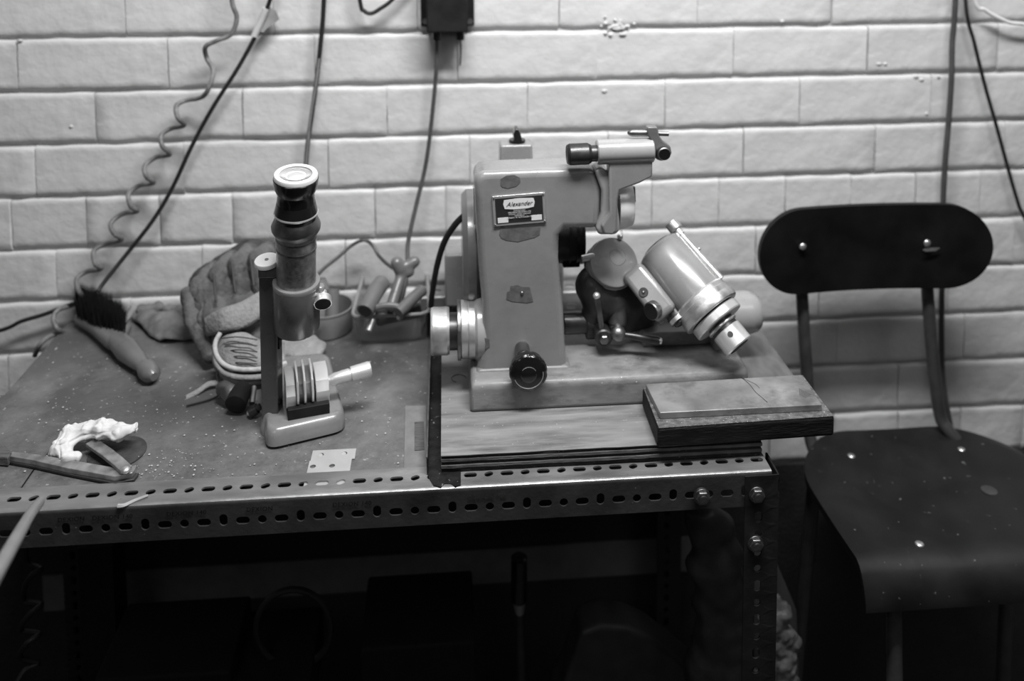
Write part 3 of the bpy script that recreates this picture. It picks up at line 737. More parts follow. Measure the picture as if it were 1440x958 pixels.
knurl(MB(), ap(123), ap(137), .0315, 90, .0004, .0008).build('adjusting_ring', 'screwmat', gr, sharp=20)
MB().lathe(ap(136), ap(150), [(0, .0165), (1, .0165)], 40).build('spindle_neck', 'dsteel', gr)
MB().lathe(ap(140), ap(145), [(0, .0175), (.3, .0195), (.7, .0195), (1, .0175)], 40).build('neck_collar', 'chrome', gr)
MB().lathe(ap(149), ap(178), [(0, .0160), (.05, .0180), (.95, .0180), (1, .0170), (1, .0115), (.8, .0110), (.8, 0)], 48).build('collet_chuck', 'screwmat', gr)
MB().lathe(ap(176.5), ap(178.3), [(0, .0128), (1, .0128)], 40).build('collet_bore', 'blackm', gr)
hc = ap(160, .001, .0172); MB().cyl(hc, hc+e3*.0012, .0032, n=20).build('tommy_hole', 'black', gr)
# lugged flats along the body: raised ribs
MB().box(ap(48, .004, .024), (.015, .010, AL*.55), Matrix((e2, e3, ax_)).transposed()).build('body_flat', 'paint', gr, bevel=.003)
# index rod along the upper edge
r0 = ap(3, .0305, .004); r1 = ap(92, .0335, .004)
MB().lathe(r0, r1, [(0, .0042), (1, .0042)], 20).build('index_rod', 'steel', gr)
MB().lathe(r0+e2*.0015, r1+e2*.001, [(0, .0012), (1, .0012)], 12).build('rod_groove', 'dsteel', gr)
knurl(MB(), r0-ax_*.017, r0-ax_*.005, .0085, 36, .0003, .0006).build('rod_knob', 'steel', gr, sharp=20)
MB().lathe(r0-ax_*.006, r0+ax_*.002, [(0, .0055), (1, .0055)], 24).build('rod_neck', 'chrome', gr)
MB().sphere(r0+ax_*.028+e2*.006, .002).build('index_pin', 'steel', gr)
# lower-left housing
LR = Matrix((e2, e3, ax_)).transposed()
MB().box(ap(43, -.042, .006), (.030, .040, .066), LR).build('index_housing', 'paint', gr, bevel=.007, seg=4)
c = ap(43-3, -.047, .0265); MB().cyl(c-e3*.001, c+e3*.0006, .0055, ch=.0004).build('oil_screw', 'dsteel', gr)
MB().sphere(c+e3*.0006, .002).build('oil_ball', 'steeld', gr)
MB().lathe(ap(80, -.035, .006), ap(105, -.035, .006), [(0, .0105), (.4, .0105), (.42, .0115), (.62, .0115), (.65, .0085), (.9, .0085), (1, .006)], 32).build('plunger', 'dsteel', gr)
MB().lathe(ap(93, -.035, .006), ap(99, -.035, .006), [(0, .0118), (1, .0118)], 32).build('plunger_ring', 'steel', gr)
kn = ap(69, -.048, .026); kd = (e3*.75-e2*.62).normalized()
MB().lathe(kn-kd*.014, kn+kd*.0, [(0, .0062), (.5, .0062), (1, .0045)], 24).build('knob_stem', 'steel', gr)
knurl(MB(), kn, kn+kd*.009, .0105, 40, .0003, .0006).build('small_knob', 'steeld', gr, sharp=20)
MB().cyl(kn+kd*.0088, kn+kd*.0096, .0092).build('small_knob_face', 'blackm', gr)
# barrel behind at right
y9 = cy+.10; q0 = PY(1000, 441, y9); q1 = PY(1067, 441, y9); q1.z = q0.z; s9 = mpp(q0)
MB().lathe(q0, q1, [(0, 29*s9), (.75, 29*s9), (.9, 27*s9), (.98, 22*s9), (1, 15*s9), (1, 0)], 40).build('slide_motor', 'paint_lt', gr)
MB().box((q0.x-.02, y9, (q0.z+bz2)/2-.004), (.10, .04, q0.z-bz2)).build('barrel_bracket', 'paint_dk', gr, bevel=.004)
# rods and a bracket joining the parts behind the workhead
MB().box(PY(935, 455, yh+.03), (.08, .03, .05)).build('cross_slide', 'paint_dk', gr, bevel=.004)
MB().box(PY(850, 490, yh+.02), (.08, .04, .024)).build('lower_slide', 'cast', gr, bevel=.004)

# ================================================================= WOOD BLOCK + STEEL PLATE
bkz0 = PT
bfl = PZ(925, 630, PT-.001); bang = math.atan2(PZ(1172, 606, PT).y-bfl.y, PZ(1172, 606, PT).x-bfl.x)
br = PY(1175, 592, PZ(1172, 620, PT).y)
ub = V((math.cos(bang), math.sin(bang), 0)); vb = V((-math.sin(bang), math.cos(bang), 0))
zt_b = PY(925, 600, bfl.y).z
def toplane(px_, py_, z): p = PZ(px_, py_, z); return p
cn = [PZ(a, b, zt_b) for a, b in ((925, 603), (1174, 586), (1130, 528), (903, 545))]
BH = zt_b-PT
blk = MB(); blk.prism([V((c.x, c.y, PT+.0005)) for c in cn], (0, 0, BH-.0005))
wb = tag(thing('wooden_block', '', '', (cn[0]+cn[2])/2-V((0, 0, BH))), 'dark oil-soaked wooden block overhanging the right front corner of the bench', 'block')
blk.build('block_body', 'block', wb, bevel=.003)
tp = [c+((cn[0]+cn[2])/2-c)*.012 for c in cn]
MB().prism([V((c.x, c.y, zt_b-.0005)) for c in tp], (0, 0, .0012)).build('gritty_top', 'plinth', wb, bevel=.0005)
pz0 = zt_b+.0007
c4 = [PZ(a, b, pz0+.0075) for a, b in ((928, 580.5), (1156, 569), (1127, 527), (908, 540))]
sp_ = MB().prism([V((c.x, c.y, pz0)) for c in c4], (0, 0, .0075)).build('steel_plate', 'plate', bevel=.0009)
tag(sp_, 'flat stained steel plate with a branching scratch lying on the dark wooden block', 'plate')
WL['steel_plate'] = V(sp_.location)
zz = pz0+.0076
MB().tube([PZ(a, b, zz) for a, b in ((1042, 531), (1050, 537), (1056, 543), (1062, 551), (1070, 558), (1079, 566))], .00035, 5).build('scratch', 'black', sp_)
MB().tube([PZ(a, b, zz) for a, b in ((1044, 532), (1053, 536), (1063, 541), (1068, 546))], .00025, 5).build('scratch', 'black', sp_)
for i in range(9): MB().tube([PZ(1124+i*1.7, 546+i*.9, zz), PZ(1125+i*1.9, 560-abs(i-4), zz)], .00018, 4, 0).build('file_mark', 'black', sp_)

# ================================================================= MEASURING MICROSCOPE
ms = thing('measuring_microscope', 'small upright bench microscope on a rounded grey base left of the grinder', 'microscope', PZ(425, 580, BZ))
bb = [PZ(a, b, BZ+.001) for a, b in ((374, 635), (488, 607), (464, 514), (366, 523))]
def rounded(cs_, r, n=5):
    o = []; m = len(cs_)
    for i in range(m):
        p = cs_[i]; a = (cs_[i-1]-p).normalized(); b = (cs_[(i+1) % m]-p).normalized()
        p0 = p+a*r; p2 = p+b*r
        for k in range(n+1): t = k/n; o.append(p0*(1-t)**2+p*2*t*(1-t)+p2*t*t)
    return o
rb = rounded(bb, .016)
cen = sum(rb, V())/len(rb); HB = .021
mb = MB(); n = len(rb)
levels = [(0, .97), (.002, 1), (.012, .99), (.017, .965), (.020, .93), (.021, .88)]
for z, s_ in levels: mb.v += [cen+(p-cen)*s_+V((0, 0, z)) for p in rb]
for j in range(len(levels)-1):
    for i in range(n): a = j*n+i; b = j*n+(i+1) % n; mb.f.append((a, b, b+n, a+n))
mb.f.append(tuple(range(n))); mb.f.append(tuple(range((len(levels)-1)*n, len(levels)*n)))
mb.build('base', 'micro', ms, sharp=50)
bt = BZ+HB+.001
# post
pyb = PZ(376, 585, bt).y+.004; pyt = pyb-.014
pb = [PY(368, 590, pyb), PY(391, 590, pyb)]; pt_ = [PY(363.5, 388, pyt), PY(388.5, 388, pyt)]
pm = MB(); dpt = V((.003, .016, 0))
pm.v += [pb[0], pb[1], pb[1]+dpt, pb[0]+dpt-V((.001, 0, 0)), pt_[0], pt_[1], pt_[1]+dpt, pt_[0]+dpt]
pm.f += [(0, 1, 2, 3), (4, 5, 6, 7), (0, 1, 5, 4), (1, 2, 6, 5), (2, 3, 7, 6), (3, 0, 4, 7)]
pm.build('post', 'post', ms, bevel=.0012)
fm = MB(); capsule(fm, PY(380, 603, pyb+.004), PY(380, 582, pyb+.006), .011, .009); capsule(fm, PY(381, 600, pyb+.004), PY(384, 612, pyb), .012, .012)
fm.sphere(PY(380, 560, pyb+.008), .0075)
organic(fm, 'post_foot', 'micro', ms, voxel=.002, smooth=5)
MB().box((pt_[0]+pt_[1])/2+V((.001, .008, .005)), (.0215, .019, .014)).build('post_cap', 'steeld', ms, bevel=.001)
up = V((-.05, -.22, 1)).normalized()
kc = PY(375, 365, pyt+.004)
MB().lathe(kc-up*.006, kc+up*.0, [(0, .0115), (.2, .0136), (.8, .0136), (1, .0130), (1, 0)], 48).build('focus_knob', 'face', ms)
MB().lathe(kc-up*.008, kc-up*.0035, [(0, .0095), (.3, .0123), (1, .0127)], 48).build('knob_skirt', 'blackm', ms)
MB().lathe(kc, kc+up*.0004, [(0, .0022), (1, .0022)], 20).build('knob_screw', 'steeld', ms)
# tube stack along a tilted axis
yt2 = pyt+.004
T1 = PY(416, 243, yt2-.030); T0 = PY(417, 462, yt2+.004); tx_ = (T1-T0); TL = tx_.length; tx_.normalize()
st2 = TL/219.
def tp_(py_): return T0+tx_*((462-py_)*st2)
g = .001*.78
def seg(name, m, y0, y1, prof, n=56, **k):
    """profile as (pixel row, radius in px)"""
    pr = [((y0-a)*st2, b*.00073) for a, b in prof]
    return MB().lathe(tp_(y0), tp_(y1), pr, n, True).build(name, m, ms, **k)
seg('tube_holder', 'post', 460, 398, [(460, 33), (457, 35), (395, 35), (393, 34), (393, 29)])
seg('holder_lip', 'micro', 397, 391, [(397, 35), (393, 35.3), (391.5, 34.5), (391.5, 30)])
seg('objective', 'steel', 470, 455, [(470, 12), (467, 18), (462, 26), (455, 28)])
seg('drawtube', 'tubew', 410, 318, [(410, 29), (360, 29), (330, 29.5), (318, 29.5)])
for yy in (331, 345): seg('tube_ring', 'steeld', yy, yy-2, [(yy, 30), (yy-2, 30)])
seg('eyepiece_skirt', 'steeld', 322, 302, [(326, 29), (322, 33), (318, 35.5), (314, 36), (302, 30)])
seg('eyepiece_band', 'black', 303, 282, [(305, 30), (300, 31), (296, 31.8), (293, 31), (282, 28)])
seg('bright_ring', 'chrome', 297, 294, [(297.5, 31.6), (296, 32.4), (294.5, 31.6)])
seg('eyecup_body', 'black', 285, 262, [(288, 28), (275, 27), (268, 26), (262, 29)])
seg('eyecup', 'black', 266, 244, [(268, 28), (262, 31), (256, 32), (250, 32.5), (249, 31.5), (249, 26)])
seg('eyepiece_face', 'face', 248, 240, [(250, 31.5), (245.5, 31.5), (244, 30.5), (244, 24), (246, 22.5), (247.5, 14), (247.5, 0)])
for i, r in enumerate((23.2, 21.6, 20, 18, 16)):
    c = tp_(244.6+i*.45); uu, vv = frame(tx_)
    MB().tube([c+uu*(r*.00073*math.cos(t))+vv*(r*.00073*math.sin(t)) for t in [j*math.pi/12 for j in range(25)]], .00022, 5, 3).build('lens_thread', 'steeld', ms)
seg('eye_lens', 'screwmat', 250, 249, [(248.5, 12.5), (247.2, 12.5), (246.2, 9), (245.8, 0)])
MB().box(PY(396, 440, yt2+.012), (.012, .014, .056)).build('carriage', 'blackm', ms)
MB().box(PY(392, 470, yt2+.010), (.003, .01, .03)).build('rack', 'blackm', ms)
# split slots + clamp screw
for yy in (411, 430):
    c = tp_(yy); uu = V((1, 0, 0)); vv = V((0, -1, .12)).normalized()
    MB().tube([c+(uu*math.cos(t)+vv*math.sin(t))*.0258-tx_*0 for t in [math.radians(10+i*8) for i in range(8)]], .0005, 5).build('holder_slot', 'black', ms)
ca = PY(447, 412, yt2-.006)
MB().box(ca+V((-.002, .004, 0)), (.018, .014, .016)).build('clamp_lug', 'micro', ms, bevel=.004)
cb = PY(454, 428, yt2-.016); cdv = V((.12, -.8, -.45)).normalized()
MB().lathe(cb-cdv*.016, cb, [(0, .005), (.4, .005), (.5, .0095), (1, .0098)], 32).build('clamp_thumbscrew', 'steel', ms)
MB().lathe(cb-cdv*.0005, cb+cdv*.0006, [(0, .0086), (1, .0086)], 32).build('thumbscrew_face', 'blackm', ms)
# micrometer stage on the base
s_c = PZ(432, 572, bt); ang = math.radians(14); RS = Matrix.Rotation(ang, 3, 'Z')
def sl(x, y, z): return s_c+RS @ V((x, y, z))
def sbox(name, m, c, size, rot=None, bev=.0008): return MB().box(sl(*c), size, RS if rot is None else RS @ rot).build(name, m, ms, bevel=bev)
sbox('stage_base', 'blackm', (0, .006, .006), (.046, .056, .012))
sbox('stage_block', 'blackm', (-.001, .008, .019), (.043, .036, .016))
def vplate(x0, x1, m, prof, name):
    mb = MB(); pts = [sl(x0, a, b) for a, b in prof]; mb.prism(pts, RS @ V((x1-x0, 0, 0))); return mb.build(name, m, ms, bevel=.0007)
pf = [(-.014, .010), (-.016, .024), (-.010, .034), (.004, .040), (.022, .040), (.022, .010)]
vplate(-.024, -.013, 'screwmat', pf, 'stage_jaw')
vplate(.009, .024, 'screwmat', pf, 'stage_jaw')
pf2 = [(-.017, .014), (-.019, .026), (-.013, .038), (.004, .046), (.022, .046), (.022, .014)]
for x in (-.0125, -.0045, .0040): vplate(x, x+.0028, 'chrome', pf2, 'stage_rib')
pf3 = [(-.012, .012), (-.014, .024), (-.009, .033), (.004, .038), (.022, .038), (.022, .012)]
vplate(-.0098, .0046, 'steeld', pf3, 'stage_slide')
m0 = sl(.022, .000, .026); md = RS @ V((.98, .04, .10)); md.normalize()
MB().lathe(m0, m0+md*.052, [(0, .0048), (.08, .0052), (.18, .0068), (.52, .0072), (.53, .0062), (.55, .0062), (.56, .0084), (.96, .0088), (1, .0078)], 36).build('micrometer', 'screwmat', ms)
# screw at the left of the base
q = PZ(352, 580, BZ+.006); q2 = PZ(366, 572, BZ+.012)
MB().lathe(q2, q, [(0, .004), (.3, .004), (.3, .006), (1, .0066)], 24).build('levelling_screw', 'dsteel', ms)
MB().cyl(q, q+(q-q2).normalized()*.003, .003).build('screw_tip', 'steel', ms)
MB().cyl(PZ(357, 545, BZ+.02), PZ(354, 568, BZ+.012), .0035).build('clip_arm', 'steeld', ms)

# ================================================================= WALL BOX AND CABLES
wbx = thing('wall_box', 'black wall-mounted electrical box at the top centre of the wall', 'junction box', PY(628, 46, 0))
a = PY(600, 46, -.045); b = PY(657, -60, -.045)
MB().box(((a.x+b.x)/2, -.025, (a.z+b.z)/2), (b.x-a.x, .044, b.z-a.z)).build('housing', 'blackm', wbx, bevel=.002)
a2 = PY(592, 37, -.004); b2 = PY(666, -70, -.004)
MB().box(((a2.x+b2.x)/2, -.006, (a2.z+b2.z)/2), (b2.x-a2.x, .006, b2.z-a2.z)).build('flange', 'blackm', wbx, bevel=.002)
for px_ in (598, 661): c = PY(px_, 30, -.01); MB().cyl(c+V((0, .004, 0)), c+V((0, -.002, 0)), .0042).build('screw', 'steeld', wbx)
for px_ in (614, 647): c = PY(px_, 50, -.022); MB().cyl(c+V((0, 0, -.006)), c+V((0, 0, .006)), .006, .0065).build('cable_gland', 'black', wbx)

def cable(name, label, pts, r, m='rubber', y=-.02, group=None, cat='cable', sub=6):
    P = [PY(p[0], p[1], p[2] if len(p) > 2 else y) for p in pts]
    return tag(MB().tube(P, r, 10, sub).build(name, m), label, cat, group)
cable('power_cable', 'black power cable hanging from the black wall box to the plastic tub', [(614, 50, -.022), (614, 90, -.02), (608, 160, -.02), (599, 230, -.025), (585, 290, -.04), (574, 340, -.06), (573, 370, -.08), (570, 400, -.10), (562, 430, -.11)], .0031, 'cabled')
cable('cable_stub', 'thin short tail hanging from the right gland of the black wall box', [(647, 52, -.022), (648, 70, -.02), (647, 92, -.018)], .0014, 'cabled')
# coiled cable
co = [(318, -430), (330, -300), (316, -160), (322, -60), (326, 0), (333, 25), (325, 48), (305, 57), (289, 66), (291, 82), (300, 100), (293, 125), (283, 137), (262, 141), (248, 149), (250, 165), (259, 176), (240, 181), (227, 190), (228, 205), (239, 217), (220, 221), (204, 233), (206, 248), (216, 257), (196, 261), (181, 273), (184, 290), (193, 297), (172, 301), (156, 314), (160, 328), (171, 337), (148, 343), (132, 353), (134, 371), (142, 378), (122, 382), (108, 392), (110, 408), (116, 420), (100, 430), (82, 436), (75, 448), (80, 462), (88, 467), (70, 473), (56, 485), (49, 500)]
P = []
for i, (a, b) in enumerate(co):
    ph = (i-8)/4*2*math.pi; amp = .010 if i > 8 else .002
    P.append(PY(a, b, -.032+amp*math.sin(ph)-(.02 if i > 43 else 0)))
tag(MB().tube(P, .0033, 10, 6).build('coiled_cable', 'greyr'), 'grey spiral coiled cable dropping diagonally down the left of the wall', 'cable')
cable('black_cable', 'straight black cable running diagonally from the tape to the brush', [(470, -430, -.03), (425, -180, -.03), (390, -40, -.03), (378, 5, -.022), (362, 45, -.02), (335, 95, -.02), (300, 150, -.02), (270, 205, -.02), (242, 265, -.02), (215, 310, -.022), (180, 355, -.028), (148, 395, -.045), (138, 410, -.055)], .0030, 'rubber')
cable('black_cable', 'black cable entering at the left edge of the frame behind the brush', [(-200, 500), (-90, 485), (0, 465), (30, 452), (60, 443), (90, 432), (112, 424, -.03)], .0028, 'rubber')
tp1 = thing('tape_tab', 'pale strip with a dark torn flap taping the black cable to the wall', 'tape', PY(372, 30, -.02))
MB().tube([PY(374, 12, -.0225), PY(366, 32, -.0215), (PY(357, 51, -.0215))], .0046, 10).build('tape_wrap', 'tape', tp1)
fp = [(379, 10), (388, 15), (393, 27), (388, 31), (378, 38), (370, 46), (365, 44), (371, 32), (374, 22)]
MB().prism([PY(a, b, -.020+.004*math.sin(i)) for i, (a, b) in enumerate(fp)], (0, .0012, 0)).build('torn_flap', 'taped', tp1, bevel=.0003)
dk = cable('hanging_cable', 'dark cable with a worn pale lower end hanging behind the microscope eyepiece', [(470, -430), (462, -150), (455, 10), (451, 60), (445, 115), (438, 165), (433, 200), (430, 240), (429, 300, -.03), (432, 345, -.03), (436, 385, -.035), (442, 420, -.04)], .0034, 'rubber')
MB().tube([PY(449, 82, -.0215), PY(444, 120, -.0225), PY(436, 170, -.0225), PY(430, 232, -.0225)], .0022, 8).build('worn_sheath', 'label', dk)
cable('looped_cable', 'dark cable loop at the top edge left of the wall box', [(480, -300), (488, -120), (506, 0), (512, 15), (522, 19), (535, 12), (551, 0), (575, -30), (592, -60)], .0030, 'rubber')
cable('thin_cable', 'thin cable arching from behind the microscope to the plastic tub', [(440, 395, -.06), (455, 378, -.05), (475, 362, -.04), (495, 345, -.03), (512, 338, -.03), (524, 345, -.03), (533, 360, -.04), (548, 374, -.06), (563, 382, -.08)], .0025, 'cabled')
cable('motor_cable', 'thick black cable curving down from the grinder belt guard', [(656, 300, -.20), (640, 316, -.19), (625, 340, -.17), (615, 372, -.15), (609, 405, -.13), (606, 430, -.11), (604, 470, -.10)], .0040, 'rubber')
cable('grey_cable', 'thick grey cable hanging behind the chair backrest', [(1352, -430, -.03), (1348, -150, -.03), (1343, 10, -.03), (1339, 60, -.028), (1338, 110, -.028), (1334, 170, -.028), (1329, 230, -.028), (1326, 290, -.025), (1325, 380, -.022), (1324, 470, -.022), (1327, 545, -.025), (1345, 640, -.03)], .0042, 'cabled')
cable('black_cable', 'thin black cable slanting off the right edge above the chair', [(1350, -430), (1352, -150), (1358, 5), (1370, 60), (1385, 120), (1402, 180), (1417, 235), (1430, 280), (1440, 305), (1480, 380), (1560, 520), (1600, 700)], .0027, 'rubber')
cable('white_cable', 'pale cable curving through the top right corner', [(1345, -430), (1350, -120), (1370, -2), (1385, 14), (1408, 27), (1430, 33), (1480, 30), (1560, -20), (1600, -200)], .0030, 'face')

# ================================================================= CHAIR
chx = thing('chair', 'black plywood workshop chair with a tubular frame and rounded backrest', 'chair', (.66, -.22, -.2))
yb_ = -.10
def stadium(x0, x1, z0, z1, n=14):
    r = (z1-z0)/2*.98; o = []
    for cx, a0 in ((x1-r*1.05, -90), (x0+r*1.05, 90)):
        for i in range(n+1):
            t = math.radians(a0+180*i/n); o.append((cx+r*1.05*math.cos(t), (z0+z1)/2+(z1-z0)/2*math.sin(t)))
    return o
tl = PY(1062, 347, yb_); trr = PY(1386, 347, yb_); bt1 = PY(1223, 289, yb_).z; bt0 = PY(1223, 407, yb_).z
st_ = stadium(tl.x, trr.x, bt0, bt1)
xm = (tl.x+trr.x)/2; W2 = (trr.x-tl.x)/2
mb = MB(); rows = 14
# curved ply: grid clipped to the outline by column
nx = 48
cols = []
for i in range(nx+1):
    t = -math.cos(math.pi*i/nx); x = xm+W2*t; rr = (bt1-bt0)/2
    dx = abs(x-xm)-(W2-rr*1.05)
    h = rr if dx <= 0 else rr*math.sqrt(max(0, 1-(dx/(rr*1.05))**2))
    h = max(h, .0015); yy = yb_-.018*(t*t)
    cols.append((x, yy, h))
zc = (bt0+bt1)/2; m_ = 8
tilt = .012/W2
for side, dy in ((0, 0), (1, .009)):
    for x, yy, h in cols:
        for j in range(m_+1):
            z = zc-h+2*h*j/m_+(x-xm)*.0; mb.v.append(V((x, yy+dy, z)))
q = (nx+1)*(m_+1)
for i in range(nx):
    for j in range(m_):
        a = i*(m_+1)+j; mb.f.append((a, a+m_+1, a+m_+2, a+1)); mb.f.append((q+a, q+a+1, q+a+m_+2, q+a+m_+1))
    a = i*(m_+1); mb.f.append((a, q+a, q+a+m_+1, a+m_+1)); a += m_; mb.f.append((a, a+m_+1, q+a+m_+1, q+a))
for a in (0, nx*(m_+1)):
    for j in range(m_): mb.f.append((a+j, a+j+1, q+a+j+1, q+a+j))
mb.build('backrest', 'chairb', chx, bevel=.002, sharp=45)
for a, b in ((1129, 347), (1304, 342)): 
    c = PY(a, b, yb_-.012); MB().sphere(c, (.0052, .003, .0052), nu=14, nv=8).build('rivet', 'nail', chx)
MB().prism([PY(a, b, yb_-.012) for a, b in ((1298, 352), (1305, 349), (1322, 349), (1316, 353), (1302, 354))], (0, .0012, 0)).build('paint_chip', 'nail', chx)
# seat
sz = .612
def seat_pt(u, v, dz=0):
    # u 0..1 left-right, v 0 back .. 1 front, then roll-over
    xl, xr, yb2, yf2 = .476, .812, -.068, -.340
    cxs = (xl+xr)/2; hw = (xr-xl)/2
    s_ = u*2-1; vv = v
    wdt = hw*(1.0-.04*vv)
    # rounded rear outline
    ybk = yb2-.066*(max(0, abs(s_)-.35)/.65)**2.4
    y = ybk+(yf2-ybk)*min(vv, 1)
    z = sz-.010*math.sin(math.pi*min(vv, 1))*(1-s_*s_*.6)+.006*abs(s_)**2*(1-vv)
    if vv > .86:
        t = (vv-.86)/.14; y = ybk+(yf2-ybk)*(.86+.14*min(1, t)**.8); z -= .040*t**1.9
    x = cxs+wdt*s_*(1-.10*(1-min(1, vv*3.2))**2.5)
    return V((x, y, z+dz))
mb = MB(); nu, nv_ = 28, 30
for side, dz in ((0, 0), (1, -.010)):
    for i in range(nu+1):
        for j in range(nv_+1): mb.v.append(seat_pt(i/nu, j/nv_, dz))
q = (nu+1)*(nv_+1)
for i in range(nu):
    for j in range(nv_):
        a = i*(nv_+1)+j; mb.f.append((a, a+1, a+nv_+2, a+nv_+1)); mb.f.append((q+a, q+a+nv_+1, q+a+nv_+2, q+a+1))
for i in range(nu):
    for a in (i*(nv_+1), i*(nv_+1)+nv_): mb.f.append((a, a+nv_+1, q+a+nv_+1, q+a))
for j in range(nv_):
    for a in (j, nu*(nv_+1)+j): mb.f.append((a, a+1, q+a+1, q+a))
mb.build('seat', 'chair', chx, sharp=60)
for a, b in ((1197, 641), (1352, 632), (1293, 765)): 
    c = PZ(a, b, sz-.004); MB().sphere(c, (.0055, .0055, .0022), nu=14, nv=8).build('rivet', 'nail', chx)
for a, b, r in ((1391, 690, .010),): c = PZ(a, b, sz-.008); MB().lathe(c, c+V((0, 0, .0006)), [(0, r), (1, r)], 20).build('wear_spot', 'tube', chx)
# back posts
def post(a, label=None): return MB().tube([V(p) for p in a], .0088, 14).build('back_post', 'tube', chx)
yp = yb_+.018
z_ = lambda a, b, y: PY(a, b, y)
post([z_(1124, 330, yp), z_(1127, 400, yp), z_(1131, 470, yp), z_(1137, 560, yp+.0), V((.519, yp-.002, .625)), V((.524, yp-.02, .599)), V((.54, yp-.08, .588))])
post([z_(1302, 330, yp), z_(1304, 405, yp), z_(1309, 470, yp), z_(1316, 545, yp), z_(1322, 585, yp), z_(1332, 603, yp-.006), V((.745, yp-.022, .596)), V((.750, yp-.08, .590))])
# legs
for x0, y0, x1, y1 in ((.50, -.15, .468, -.11), (.785, -.15, .82, -.10), (.53, -.31, .535, -.36), (.73, -.31, .76, -.36)):
    MB().tube([V((x0, y0, sz-.016)), V((x0*.6+x1*.4, y0*.6+y1*.4, .3)), V((x1, y1, -.199))], .0095, 12).build('leg', 'tube', chx)
for a, b in (((.47, -.14, .18), (.775, -.14, .18)), ((.53, -.33, .22), (.735, -.33, .22)), ((.47, -.14, .20), (.53, -.34, .20)), ((.775, -.14, .20), (.735, -.34, .20))):
    MB().tube([V(a), V(b)], .0075, 10, 0).build('stretcher', 'tube', chx)

# ================================================================= BRUSH
bs = thing('bench_brush', 'wooden hand brush with black bristles lying at the back left of the bench', 'brush', PZ(165, 480, BZ))
h0 = PZ(158, 472, BZ+.016); h1 = PZ(217, 530, BZ+.012)
MB().lathe(h0, h1, [(0, .0), (0, .010), (.12, .0125), (.38, .0150), (.62, .0115), (.74, .0090), (.78, .0100), (.86, .0125), (.95, .0110), (1, .005), (1, 0)], 28).build('handle', 'brush', bs)
stk = MB(); capsule(stk, PZ(112, 448, BZ+.012), PZ(135, 462, BZ+.012), .0085, .009); capsule(stk, PZ(135, 462, BZ+.012), PZ(162, 480, BZ+.014), .009, .013); capsule(stk, PZ(162, 480, BZ+.014), PZ(176, 462, BZ+.016), .010, .009)
capsule(stk, PZ(150, 452, BZ+.014), PZ(168, 470, BZ+.014), .013, .013)
organic(stk, 'brush_stock', 'brush', bs, voxel=.003, smooth=4)
br_ = MB(); rnd = random.Random(3)
for i in range(2600):
    t = rnd.random(); s_ = rnd.random()
    bpx = 112+60*t+rnd.uniform(-4, 4); bpy_ = 442+28*t+rnd.uniform(-8, 6)
    root = PZ(bpx, bpy_, BZ+.012+rnd.uniform(0, .010))
    hh = .046*(.72+.28*rnd.random())*(1.0-.12*abs(t-.45))
    dr = V((-.10+.16*(t-.5)+rnd.gauss(0, .07), .22+rnd.gauss(0, .10), 1)).normalized()
    if rnd.random() < .02: dr = V((rnd.uniform(.1, .8), .2, 1)).normalized()
    tip = root+dr*hh; u1, v1 = frame(dr); r = .0006
    k = len(br_.v); br_.v += [root+u1*r, root-u1*r*.5+v1*r, root-u1*r*.5-v1*r, tip]; br_.f += [(k, k+1, k+3), (k+1, k+2, k+3), (k+2, k, k+3)]
br_.build('bristles', 'bris', bs, kind='stuff')
bt_ = MB()
bt_.add([PZ(114, 440, BZ+.016), PZ(172, 470, BZ+.016), PZ(176, 455, BZ+.020), PZ(122, 428, BZ+.020), PZ(114, 440, BZ+.016)+V((-.003, .004, .016)), PZ(172, 470, BZ+.016)+V((.000, .003, .016)), PZ(176, 455, BZ+.020)+V((-.001, .004, .014)), PZ(122, 428, BZ+.020)+V((-.002, .004, .014))], [(0, 1, 2, 3), (4, 5, 6, 7), (0, 1, 5, 4), (1, 2, 6, 5), (2, 3, 7, 6), (3, 0, 4, 7)])
bt_.build('bristle_core', 'bris', bs)

# ================================================================= GLOVES AND RAG
def wr(sc, amp, seed=0): return lambda p: amp*(noise.noise(p*sc+V((seed, 0, 0)))+.5*noise.noise(p*sc*2.3+V((seed, 3, 0))))
gl = thing('work_glove', 'grubby canvas and leather work glove propped up behind the microscope post', 'glove', PZ(330, 500, BZ))
palm = MB()
yg = -.115
def G(a, b, y): return PY(a, b, y)
for a, b, y, r in ((300, 420, -.10, .030), (335, 410, -.095, .032), (365, 400, -.09, .030), (310, 455, -.125, .034), (345, 450, -.12, .036), (380, 445, -.11, .032), (330, 480, -.15, .030), (365, 485, -.15, .030)):
    palm.sphere(G(a, b, y), (r, r*.7, r), nu=14, nv=8)
organic(palm, 'glove_back', 'glove', gl, voxel=.003, smooth=4, disp=lambda p: .0022*(noise.noise(p*45)+.6*noise.noise(p*110))-.0018*max(0, math.sin(p.x*330+p.z*60))**6)
for (a, b), (c, d), (e_, f_), r in (((285, 430), (280, 405), (300, 380), .0145), ((315, 420), (308, 385), (325, 365), .0145), ((342, 410), (335, 372), (350, 355), .0145), ((368, 402), (362, 365), (376, 352), .014)):
    fg = MB(); capsule(fg, G(a, b, -.105), G(c, d, -.095), r*1.05, r); capsule(fg, G(c, d, -.095), G(e_, f_, -.07), r, r*.9)
    organic(fg, 'finger', 'glove', gl, voxel=.0022, smooth=3, disp=wr(90, .0016, a))
thm = MB(); capsule(thm, G(262, 412, -.10), G(272, 450, -.12), .009, .013); capsule(thm, G(272, 450, -.12), G(296, 500, -.16), .013, .011)
organic(thm, 'thumb', 'glove', gl, voxel=.0022, smooth=4, disp=wr(60, .002, 2))
